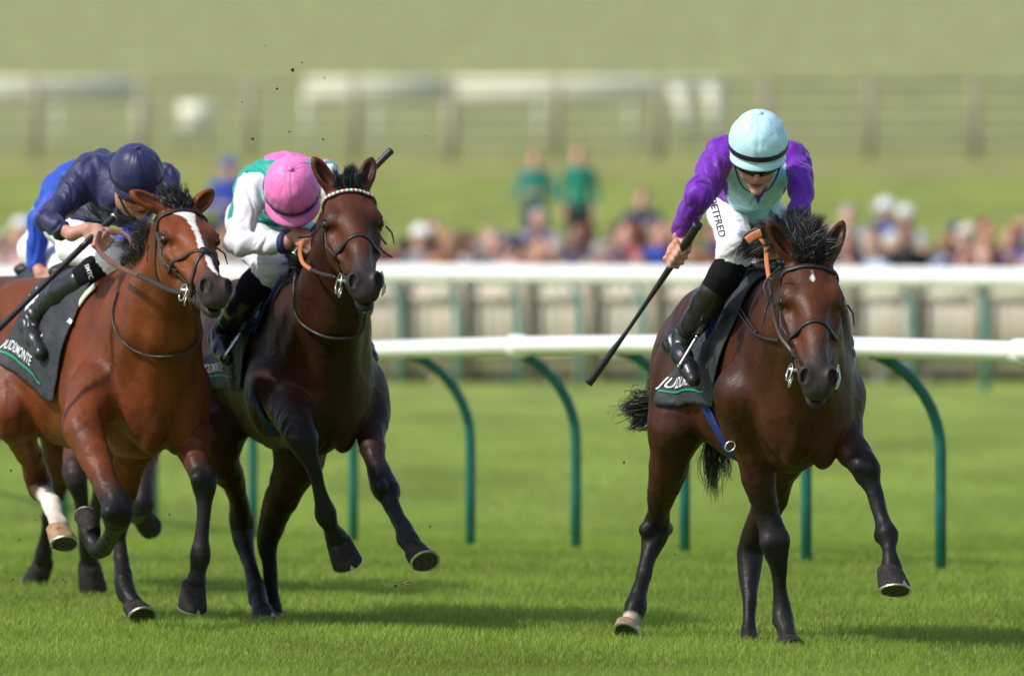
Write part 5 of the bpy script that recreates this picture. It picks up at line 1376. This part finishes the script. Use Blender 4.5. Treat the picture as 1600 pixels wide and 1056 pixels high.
NEAR_PX = [(-1100, 193), (-860, 207), (-640, 221), (-440, 233), (-250, 244), (-60, 256), (100, 264.5), (240, 273), (395, 281.5), (552, 290), (735, 300), (900, 309), (1070, 318), (1260, 328.5), (1470, 340), (1700, 352.5), (1960, 367), (2260, 384), (2600, 404), (3000, 428), (3450, 456)]
def near_rail():
    root = empty('running_rail', (0, 59, prof(59.)));
    tag(root, 'nearest white rail on curved green posts, running close behind the horses', 'rail')
    base = np.array(root.location); pos = []
    for u, s in NEAR_PX:
        Y = FPX / s; X = (u - 800) / s; pos.append(np.array([X, Y, float(prof(Y))]))
    d = pos[12] - pos[7]; d[2] = 0; d /= np.linalg.norm(d); nrm = np.array([-d[1], d[0], 0]); nrm = nrm if nrm[0] < 0 else -nrm
    tops = []
    for p in pos:
        mb = MB(); q = [p + [0, 0, -.1], p + [0, 0, .3], p + [0, 0, .56]]
        for k in range(1, 9):
            a = R(64) * k / 8; q.append(p + nrm * (.30 * (1 - math.cos(a)) / (1 - math.cos(R(64)))) + np.array([0, 0, .56 + .44 * math.sin(a) / math.sin(R(64))]))
        e = p + nrm * .31 + np.array([0, 0, 1.01])
        mb.tube([x - base for x in q], .0265, 14); mb.build('rail_post', M['post_green'], root)
        tops.append(p + nrm * .31 + np.array([0, 0, 1.037]))
        cl = MB(); cl.box(tuple(e - base + [0, 0, -.018]), (.030, .030, .008), math.atan2(d[1], d[0])); cl.build('rail_bracket', M['post_green'], root)
    for k in range(1, len(tops), 2):
        jm = MB(); c = tops[k] - base; jm.tube([c - d * .07, c - d * .068, c + d * .068, c + d * .07], [.052, .0600, .0600, .052], 18); jm.build('rail_joint', M['rail_white'], root)
    P = smooth_path(tops, 8); prof_pts = []
    mb = MB(); v = []; f = []; n = 18
    P = [x - base for x in P]; up = np.array([0, 0, 1.0])
    for i, x in enumerate(P):
        for k in range(n):
            a = 2 * math.pi * k / n; v.append(x + nrm * math.cos(a) * .060 + up * math.sin(a) * (.048 if math.sin(a) > 0 else .046))
    for i in range(len(P) - 1):
        for k in range(n): f.append((i * n + k, (i + 1) * n + k, (i + 1) * n + (k + 1) % n, i * n + (k + 1) % n))
    f += [tuple(range(n)), tuple(range((len(P) - 1) * n + n - 1, (len(P) - 1) * n - 1, -1))]
    mb.add(v, f); mb.build('top_rail', M['rail_white'], root)
    return root
def far_rail():
    root = empty('far_rail', (0, 101, prof(101.))); tag(root, 'farther white rail on teal posts, in front of the boarded fence', 'rail')
    base = np.array(root.location); tops = []
    us = [-70, 20, 105, 190, 275, 362, 450, 537, 625, 716, 811, 907, 1006, 1107, 1210, 1316, 1425, 1540, 1660, 1780]
    for u in us:
        s = 171 + (u - 625) / 915 * 9; Y = FPX / s; p = np.array([(u - 800) / s, Y, float(prof(Y))]) - base
        mb = MB(); mb.tube([p + [0, 0, -.1], p + [0, 0, .5], p + [-.02, 0, .8], p + [-.09, 0, .97]], [.035, .035, .034, .032], 10); mb.build('rail_post', M['post_teal'], root)
        tops.append(p + [-.09, 0, .995])
    mb = MB(); mb.tube(smooth_path(tops, 3), .085, 14); mb.build('top_rail', M['rail_white'], root)
    return root
def board_fence():
    root = empty('board_fence', (0, 106, prof(106.))); tag(root, 'pale weathered board fence with brown posts behind the teal posted rail', 'fence'); base = np.array(root.location)
    Yf = lambda X: 106.5 - X * .35
    xs = np.arange(-6.6, 7.2, .595) + .18
    for x in xs:
        mb = MB(); y = Yf(x); mb.box((x, y - .08 - base[1], float(prof(y)) - base[2] + .50), (.055, .05, .52)); mb.build('post', M['timber'], root)
    for i in range(len(xs) - 1):
        mb = MB(); x0, x1 = xs[i], xs[i + 1]; y = (Yf(x0) + Yf(x1)) / 2; z = float(prof(y)) - base[2]
        for k in range(5):
            xx = x0 + (x1 - x0) * (k + .5) / 5; hh = .44 + .012 * math.sin(k * 7 + i * 3)
            mb.box((xx, Yf(xx) - base[1] + .004 * (k % 2), z + .08 + hh), ((x1 - x0) / 10 - .006, .011, hh), math.atan2(-.35, 1))
        mb.box(((x0 + x1) / 2, y - base[1] - .03, z + .80), ((x1 - x0) / 2 - .004, .016, .04), math.atan2(-.35, 1))
        mb.box(((x0 + x1) / 2, y - base[1] - .03, z + .28), ((x1 - x0) / 2 - .004, .016, .035), math.atan2(-.35, 1))
        mb.build('board_panel', M['board'], root)
    return root
def hill_fence():
    root = empty('paddock_fence', (0, 262, prof(262.))); tag(root, 'brown posted wire fence crossing the slope', 'fence'); base = np.array(root.location)
    us = [-110, 55, 222, 390, 553, 706, 868, 1030, 1196, 1358, 1523, 1690]
    s = 68.0; Y = FPX / s
    for u in us:
        x = (u - 800) / s; mb = MB(); z = float(prof(Y)) - base[2]
        mb.tube([(x, Y - base[1], z - .2), (x, Y - base[1], z + 1.0), (x + .01, Y - base[1], z + 1.85)], [.11, .105, .10], 10); mb.build('post', M['old_timber'], root)
    x0, x1 = (us[0] - 800) / s, (us[-1] - 800) / s; z = float(prof(Y)) - base[2]
    for k, zz in enumerate((.30, .65, 1.0, 1.35, 1.72)):
        mb = MB(); mb.tube([(x0, Y - base[1] - .02, z + zz), (x1, Y - base[1] - .02, z + zz)], .028 if k < 4 else .04, 6); mb.build('fence_wire', M['wire'], root)
    mb = MB()
    return root
def old_rail(u0, u1, v, Y, label, name='old_rail', legs=(), th=.30):
    s = FPX / Y; root = empty(name, ((u0 + u1) / 2 / s - 800 / s, Y, prof(Y))); tag(root, label, 'rail', 'old white rails on the hill'); base = np.array(root.location)
    z = CAM_H + (300 - v) / s; mb = MB()
    a = np.array([(u0 - 800) / s, Y, z]) - base; b = np.array([(u1 - 800) / s, Y, z]) - base
    mb.box(tuple((a + b) / 2), ((b[0] - a[0]) / 2, .05, th)); mb.build('top_rail', M['cream_rail'], root)
    n = max(2, int((u1 - u0) / 110))
    for i in range(n + 1):
        x = a[0] + (b[0] - a[0]) * (i + .0) / n; mb = MB(); mb.tube([(x, .03, -.1), (x, .03, a[2])], .06, 8); mb.build('rail_post', M['cream_rail'], root)
    for (ua, va, ub, vb) in legs:
        p = np.array([(ua - 800) / s, Y - .1, CAM_H + (300 - va) / s]) - base; q = np.array([(ub - 800) / s, Y - .1, CAM_H + (300 - vb) / s]) - base
        mb = MB(); mb.tube([p, q], .20, 10); mb.build('brace', M['cream_rail'], root)
    return root

# ---------------------------------------------------------------- spectators
def objcol(name, rough=.8):
    m = nmat(name, rough=rough); oi = N(m, 'ShaderNodeObjectInfo'); vary(m, oi.outputs['Color'], 6, .8, 1.15); return m
def person_kit(pose):
    Kt = {}
    B = SDF((.5, .3, .22)); hz = 1.60
    B.ell((0, .0, hz), (.078, .098, .118), k=.02); B.ell((0, -.06, hz - .07), (.05, .05, .05), k=.02); B.rc((0, -.09, hz + .0), (0, -.112, hz - .03), .010, .014, k=.01)
    B.rc((0, .01, hz - .08), (0, .02, 1.40), .055, .065, k=.03)
    for s in (-1, 1): B.ell((s * .078, .005, hz - .01), (.012, .022, .032), k=.008)
    T = SDF(); P = SDF(); Sh = SDF()
    T.rc((0, .02, 1.36), (0, .02, 1.10), .125, .12, k=.06, flat=((0, 1, 0), .75)); T.rc((0, .02, 1.12), (0, .02, .92), .12, .135, k=.06, flat=((0, 1, 0), .75))
    for s in (-1, 1):
        sh = (s * .165, .02, 1.37)
        el, ha = {0: ((s * .235, .05, 1.10), (s * .22, -.06, .86)), 1: ((s * .26, .0, 1.12), (s * .09, -.20, 1.14)), 2: ((s * .25, -.08, 1.16), (s * .07, -.17, 1.50 if s > 0 else 1.02))}[pose]
        T.rc((s * .06, .02, 1.38), sh, .075, .068, k=.04); T.rc(sh, el, .062, .050, k=.03); mid = tuple(np.array(el) * .4 + np.array(ha) * .6); T.rc(el, mid, .048, .042, k=.02)
        B.rc(sh, el, .04, .035, k=.02); B.rc(el, ha, .036, .024, k=.01); d = (np.array(ha) - np.array(el)); d /= np.linalg.norm(d)
        B.rc(ha, np.array(ha) + d * .06, .030, .028, k=.01)
        for q in range(4): o = np.array([(q - 1.5) * .016, 0, 0]); B.rc(np.array(ha) + d * .06 + o, np.array(ha) + d * .12 + o, .010, .008, k=.006)
        B.rc(np.array(ha) + d * .02 + [-s * .02, 0, 0], np.array(ha) + d * .07 + [-s * .045, -.01, 0], .012, .010, k=.008)
        P.rc((s * .07, .02, .92), (s * .10, .0, .50), .105, .072, k=.05); P.rc((s * .10, .0, .50), (s * .11, .03, .09), .072, .055, k=.03)
        B.rc((s * .07, .02, .92), (s * .11, .03, .09), .06, .04, k=.03)
        Sh.rc((s * .11, .05, .05), (s * .13, -.13, .035), .045, .038, k=.02)
    Hr = SDF(); Hr.ell((0, .022, hz + .025), (.090, .103, .108), k=.02); Hr.ell((0, -.085, hz - .03), (.075, .06, .085), op=-1, k=.02)
    Lg = SDF(); Lg.ell((0, .022, hz + .025), (.092, .105, .108), k=.02); Lg.rc((0, .06, hz), (0, .07, 1.38), .085, .07, k=.04); Lg.ell((0, -.085, hz - .03), (.072, .06, .09), op=-1, k=.02)
    Cp = SDF(); Cp.ell((0, .005, hz + .045), (.098, .112, .085), k=.02); Cp.rc((-.05, -.10, hz + .04), (.05, -.10, hz + .04), .035, .035, k=.03, flat=(UP, .35)); Cp.ell((0, 0, hz - .07), (.2, .2, .08), op=-1, k=.01)
    Hb = SDF(); Hb.ell((0, .01, hz + .05), (.098, .110, .085), k=.02); Hb.rc((0, .0, hz + .02), (0, .01, hz + .03), .17, .17, k=.02, flat=(UP, .07))
    for k_, S_, h_ in (('body', B, .012), ('top', T, .016), ('trousers', P, .018), ('shoes', Sh, .015), ('hair', Hr, .014), ('long_hair', Lg, .014), ('cap', Cp, .014), ('sun_hat', Hb, .010)):
        V, F = S_.mesh(h_, margin=.07); o = mesh_obj(k_, V, F, M['person_skin'] if k_ == 'body' else M['person_cloth']); Kt[k_] = o.data
        bpy.data.objects.remove(o)
    return Kt
COLS = {'white': (.75, .75, .76), 'pale pink': (.68, .42, .38), 'pink': (.62, .20, .26), 'dusky red': (.38, .08, .07), 'tan': (.48, .32, .20), 'black': (.02, .02, .025), 'navy': (.03, .04, .10),
        'royal blue': (.03, .07, .40), 'grey': (.28, .28, .30), 'lilac': (.42, .34, .55), 'cream': (.70, .62, .48), 'green': (.01, .24, .16), 'brown': (.16, .09, .05), 'pale blue': (.40, .50, .65), 'orange': (.60, .24, .08), 'teal': (.02, .22, .17)}
HAIRC = {'dark': (.02, .014, .010), 'brown': (.07, .035, .018), 'fair': (.34, .22, .10), 'grey': (.32, .31, .30), 'red': (.20, .06, .02)}
def crowd():
    M['person_skin'] = nmat('spectator_skin', rough=.55); vary(M['person_skin'], N(M['person_skin'], 'ShaderNodeObjectInfo').outputs['Color'], 20, .85, 1.1); M['person_cloth'] = objcol('spectator_cloth')
    kits = [person_kit(k) for k in range(3)]; rg = random.Random(11); people = []
    def add(x, y, top, head, hc, sc=1.0, pose=0, rz=0.0, legs='black', skin=(.62, .33, .24)):
        K = kits[pose]; r = empty('person', (x, y, gz(x, y)), rz); r.scale = (sc,) * 3
        for part, c in (('body', skin), ('top', COLS[top]), ('trousers', COLS[legs]), ('shoes', COLS['black']), (head, hc)):
            o = bpy.data.objects.new(part, K[part]); o.color = (*c, 1); COL.objects.link(o); o.parent = r
        people.append((r, top, head, hc, x, y))
        return r
    tops = ['pale pink', 'white', 'tan', 'dusky red', 'navy', 'lilac', 'pale pink', 'cream', 'brown', 'black', 'grey', 'pink', 'pale blue', 'orange', 'royal blue', 'tan']
    for row, (Y, du) in enumerate(((114.0, 36), (115.8, 37), (117.8, 39), (120.2, 44))):
        s = FPX / Y; u = -40 + row * 17
        while u < 1650:
            if row == 3 and (u < 560 or rg.random() < .25): u += du; continue
            if row == 1 and u < 600 and rg.random() < .4: u += du; continue
            hd = rg.choice(['hair', 'hair', 'long_hair', 'cap', 'sun_hat', 'hair', 'long_hair']); hcn = rg.choice(list(HAIRC))
            hc = HAIRC[hcn] if 'hair' in hd else COLS[rg.choice(['white', 'cream', 'navy', 'grey', 'tan'])]
            add((u - 800 + rg.uniform(-8, 8)) / s, Y + rg.uniform(-.7, .7), rg.choice(tops), hd, hc, rg.uniform(.80, 1.07), rg.choice([0, 1, 2]), rg.uniform(-1.2, 1.2), rg.choice(['navy', 'black', 'grey', 'tan']),
                rg.choice([(.66, .36, .27), (.60, .30, .21), (.70, .42, .33), (.30, .15, .10)]))
            u += du * rg.uniform(.75, 1.25)
    def sp(u, Y, top, head, hc, **k): return add((u - 800) / (FPX / Y), Y, top, head, hc, **k)
    sp(658, 113.6, 'grey', 'cap', (.85, .85, .82), sc=1.03, pose=0)
    sp(836, 143, 'teal', 'hair', HAIRC['red'], sc=.93, pose=1, legs='navy'); sp(905, 144, 'green', 'hair', HAIRC['red'], sc=.94, pose=0, legs='black')
    sp(1003, 132, 'navy', 'hair', HAIRC['brown'], sc=.95, pose=0, legs='navy'); sp(358, 136, 'royal blue', 'cap', COLS['royal blue'], sc=1.0, pose=1, legs='navy')
    sp(1384, 128, 'royal blue', 'sun_hat', COLS['white'], sc=1.02, pose=0); sp(1415, 127, 'white', 'cap', COLS['white'], sc=1.0, pose=1); sp(1325, 127, 'white', 'hair', HAIRC['grey'], sc=1.0, pose=1)
    sp(842, 127.5, 'lilac', 'hair', HAIRC['grey'], sc=.97, pose=0, legs='grey')
    # labels: what they wear, then their order among those dressed alike
    names = {'hair': 'short hair', 'long_hair': 'long hair', 'cap': 'a cap', 'sun_hat': 'a brimmed hat'}
    def cname(c, tab): return min(tab, key=lambda k: sum((a - b) ** 2 for a, b in zip(tab[k], c)))
    ordn = ['first', 'second', 'third', 'fourth', 'fifth', 'sixth', 'seventh', 'eighth', 'ninth', 'tenth', 'eleventh', 'twelfth', 'thirteenth', 'fourteenth']
    groups = {}
    for p in people:
        r, top, head, hc, x, y = p; cn = cname(hc, HAIRC if 'hair' in head else COLS)
        hd = f"{cn} {names[head]}" if 'hair' in head else f"{'an' if cn[0] in 'aeiou' else 'a'} {cn} {names[head][2:]}"
        where = 'on the bank' if y > 125 else 'behind the boards'
        base = f"{top} top, {hd}, {where}"; base = ('an ' if top[0] in 'aeiou' else 'a ') + base; base = 'spectator in ' + base
        groups.setdefault(base, []).append((x / y, r))
    for base, lst in groups.items():
        lst.sort(key=lambda q: q[0])
        for i, (xx, r) in enumerate(lst):
            lab = base if len(lst) == 1 else f"{base}, {ordn[i]} from left"
            tag(r, lab, 'person', 'spectators beyond the far rail')

def clods():
    rg = random.Random(5); spots = [(457, 110, 4.5), (395, 217, 3.5), (433, 139, 2.5), (378, 160, 2), (452, 206, 2), (505, 218, 2.5), (472, 98, 2), (507, 122, 1.8), (607, 129, 1.6), (663, 213, 1.6), (415, 72, 1.6),
        (735, 444, 1.8), (17, 735, 3), (30, 843, 2.4), (56, 812, 2), (98, 905, 2), (265, 804, 2), (975, 722, 3), (1055, 866, 1.8), (950, 645, 1.6), (560, 705, 1.8), (672, 822, 2.4), (618, 915, 4.0), (540, 880, 1.5), (785, 790, 1.5), (20, 905, 2.2), (905, 820, 1.5)]
    ms = nmat('soil_clod', (.03, .022, .012), .95, .1)
    for i, (u, v, r) in enumerate(spots):
        Y = 44.5 + rg.uniform(-1.2, 1.5); c = at(u, v, Y); R0 = r * .68 / (FPX / Y); bm = bmesh.new(); bmesh.ops.create_icosphere(bm, subdivisions=2, radius=R0)
        for q in bm.verts: q.co *= 1 + .55 * mnoise.noise(q.co * (1.6 / R0) + Vector((i, 0, 0))); q.co.z *= .7
        me = bpy.data.meshes.new('turf_clod'); bm.to_mesh(me); bm.free(); me.materials.append(ms); o = bpy.data.objects.new('turf_clod', me); COL.objects.link(o); o.location = c; o.rotation_euler = (rg.random() * 3, rg.random() * 3, 0)
        tag(o, 'small dark clod of turf thrown up into the air by the hooves', 'clod', 'turf clods thrown up by the hooves')
    # one torn tuft of grass in the air
    mb = MB(); c = at(630, 914, 44.3); rr = random.Random(2)
    for i in range(9):
        a = Vector((rr.gauss(0, .010), 0, rr.gauss(0, .006))); b = a + Vector((rr.uniform(.02, .05) * rr.choice((-1, 1)), rr.gauss(0, .01), rr.uniform(-.02, .015)))
        mb.tube([a, (a + b) / 2 + Vector((0, 0, .004)), b], [.0022, .002, .0006], 5)
    o = mb.build('grass_tuft', nmat('torn_grass', (.16, .15, .04), .8)); o.location = c; tag(o, 'torn wisp of grass hanging in the air between the chasers and the leader', 'grass wisp')
# ---------------------------------------------------------------- build it all
build_ground()
gm = grass_mat()
blades('grass', 39.5, 92, 700000, .040, .0034, 1, gm)
near_rail(); far_rail(); board_fence(); hill_fence()
old_rail(-160, 214, 141, 285, 'cream rail in the gap at the left end of the hill')
old_rail(478, 700, 141, 285, 'middle stretch of cream rail behind the posted fence on the hill')
old_rail(700, 1128, 140, 292, 'long cream rail on the hill ending in two slanting braces', legs=((1058, 132, 1082, 222), (1112, 128, 1122, 222)))
s_ = FPX / 283.; sg = empty('notice_board', ((305 - 800) / s_, 283, prof(283.))); tag(sg, 'blank white square board standing on the hill behind the fence', 'sign')
mb = MB(); mb.box((0, 0, CAM_H + (300 - 184) / s_ - float(prof(283.))), (.40, .03, .44)); mb.build('panel', M['cream_rail'], sg)
mb = MB(); mb.tube([(-.3, .06, -.1), (-.3, .06, 1.2)], .04, 8); mb.tube([(.3, .06, -.1), (.3, .06, 1.2)], .04, 8); mb.build('legs', M['old_timber'], sg)
crowd(); clods()

H1 = lead_horse(); bridle(H1); tack_lead(H1)
r1, w1 = rider_lead(H1); mane_lead(H1)
tail(H1, [((1016, 628, -.95), (972, 640, -1.05), .45, .022), ((1016, 650, -.95), (985, 668, -1.0), .25, .015), ((1112, 690, -.80), (1118, 775, -.85), .22, .022), ((1122, 692, -.80), (1142, 745, -.80), .08, .015), (('L', (-.80, 0, 1.20)), (1008, 640, -1.02), .7, .014), (('L', (-.80, 0, 1.20)), (1118, 705, -.84), .6, .014)], 900, 4)
mesh_text(H1, H1.jock['breeches'], H1.jock['base'], (1108, 312), (1124, 372), 'BETFRED', 15.5, M['navy_print'], .004, .25)
H2 = second_horse(); bridle(H2, 'dring', decor=True); tack_second(H2)
r2, w2 = rider_second(H2)
tuft(H2, 'forelock', [H2.hp(.03, -.030, -.01), H2.hp(.03, .030, -.01)], .085, 900, 2, spread=.010, r0=.003, rs=.016)
tail(H2, [(('L', (-.80, 0, 1.20)), (345, 650, -1.15), 1, .03)], 700, 5)
H3 = third_horse(); bridle(H3, 'grackle'); tack_third(H3)
r3, w3 = rider_third(H3)
tuft(H3, 'forelock', [H3.hp(.02, -.05, -.01), H3.hp(.02, .02, -.01)], .08, 1100, 3, spread=.012, r0=-.025, rs=.022)
tuft(H3, 'mane', [H3.pt(208, 402, .66), H3.pt(228, 388, .80), H3.pt(244, 366, .94)], .05, 900, 6, spread=.018, r0=-.03, rs=.022)
tuft(H2, 'mane', [H2.pt(470, 425, .62), H2.pt(490, 400, .80)], .04, 500, 7, spread=.015, r0=-.02)
tail(H3, [((2, 640, -.95), (6, 680, -1.0), .5, .02), ((58, 625, -.9), (64, 665, -.95), .5, .02), (('L', (-.80, 0, 1.20)), (4, 650, -1.05), 1.5, .02)], 400, 6)
H4 = fourth_horse(); bridle(H4); saddle_cloth(H4, -.36, .24, .92); saddle(H4); r4 = rider_fourth(H4)

# ---------------------------------------------------------------- names and labels
tag(H1.root, 'dark bay racehorse with a tiny white star and wild black mane, galloping alone in front', 'horse', 'racehorses')
tag(H2.root, 'dark brown racehorse with a beaded browband, between the chestnut bay and the leader', 'horse', 'racehorses')
tag(H3.root, 'bright bay racehorse with a long white blaze and one white hind sock', 'horse', 'racehorses')
tag(H4.root, 'bay racehorse mostly hidden behind the one with the white blaze', 'horse', 'racehorses')
tag(r1, 'jockey in purple and pale blue silks with a pale blue cap, leaning over the leader', 'person', 'jockeys')
tag(r2, 'jockey in a pink cap and green silks with white sleeves, head down', 'person', 'jockeys')
tag(r3, 'jockey in plain navy silks and navy cap riding the horse with the blaze', 'person', 'jockeys')
tag(r4, 'jockey in royal blue silks half hidden behind the navy jockey', 'person', 'jockeys')
tag(w1, 'long black whip held low in the hand of the purple sleeved jockey', 'whip', 'whips')
tag(w2, 'black whip of the pink capped jockey, poking up beside the horse ear', 'whip', 'whips')
tag(w3, 'black whip with silver end slanting down across the navy jockey boot', 'whip', 'whips')
kb_ = [c for c in r3.children if c.name.startswith('knee_band')][0]
mesh_text(H3, kb_, H3.jock['base'], (132, 414), (141, 440), 'SMTC', 9.5, M['white_print'], .004, .1)
tail(H4, [(('L', (-.78, 0, 1.18)), (60, 640, -1.15), 1, .03)], 500, 9)
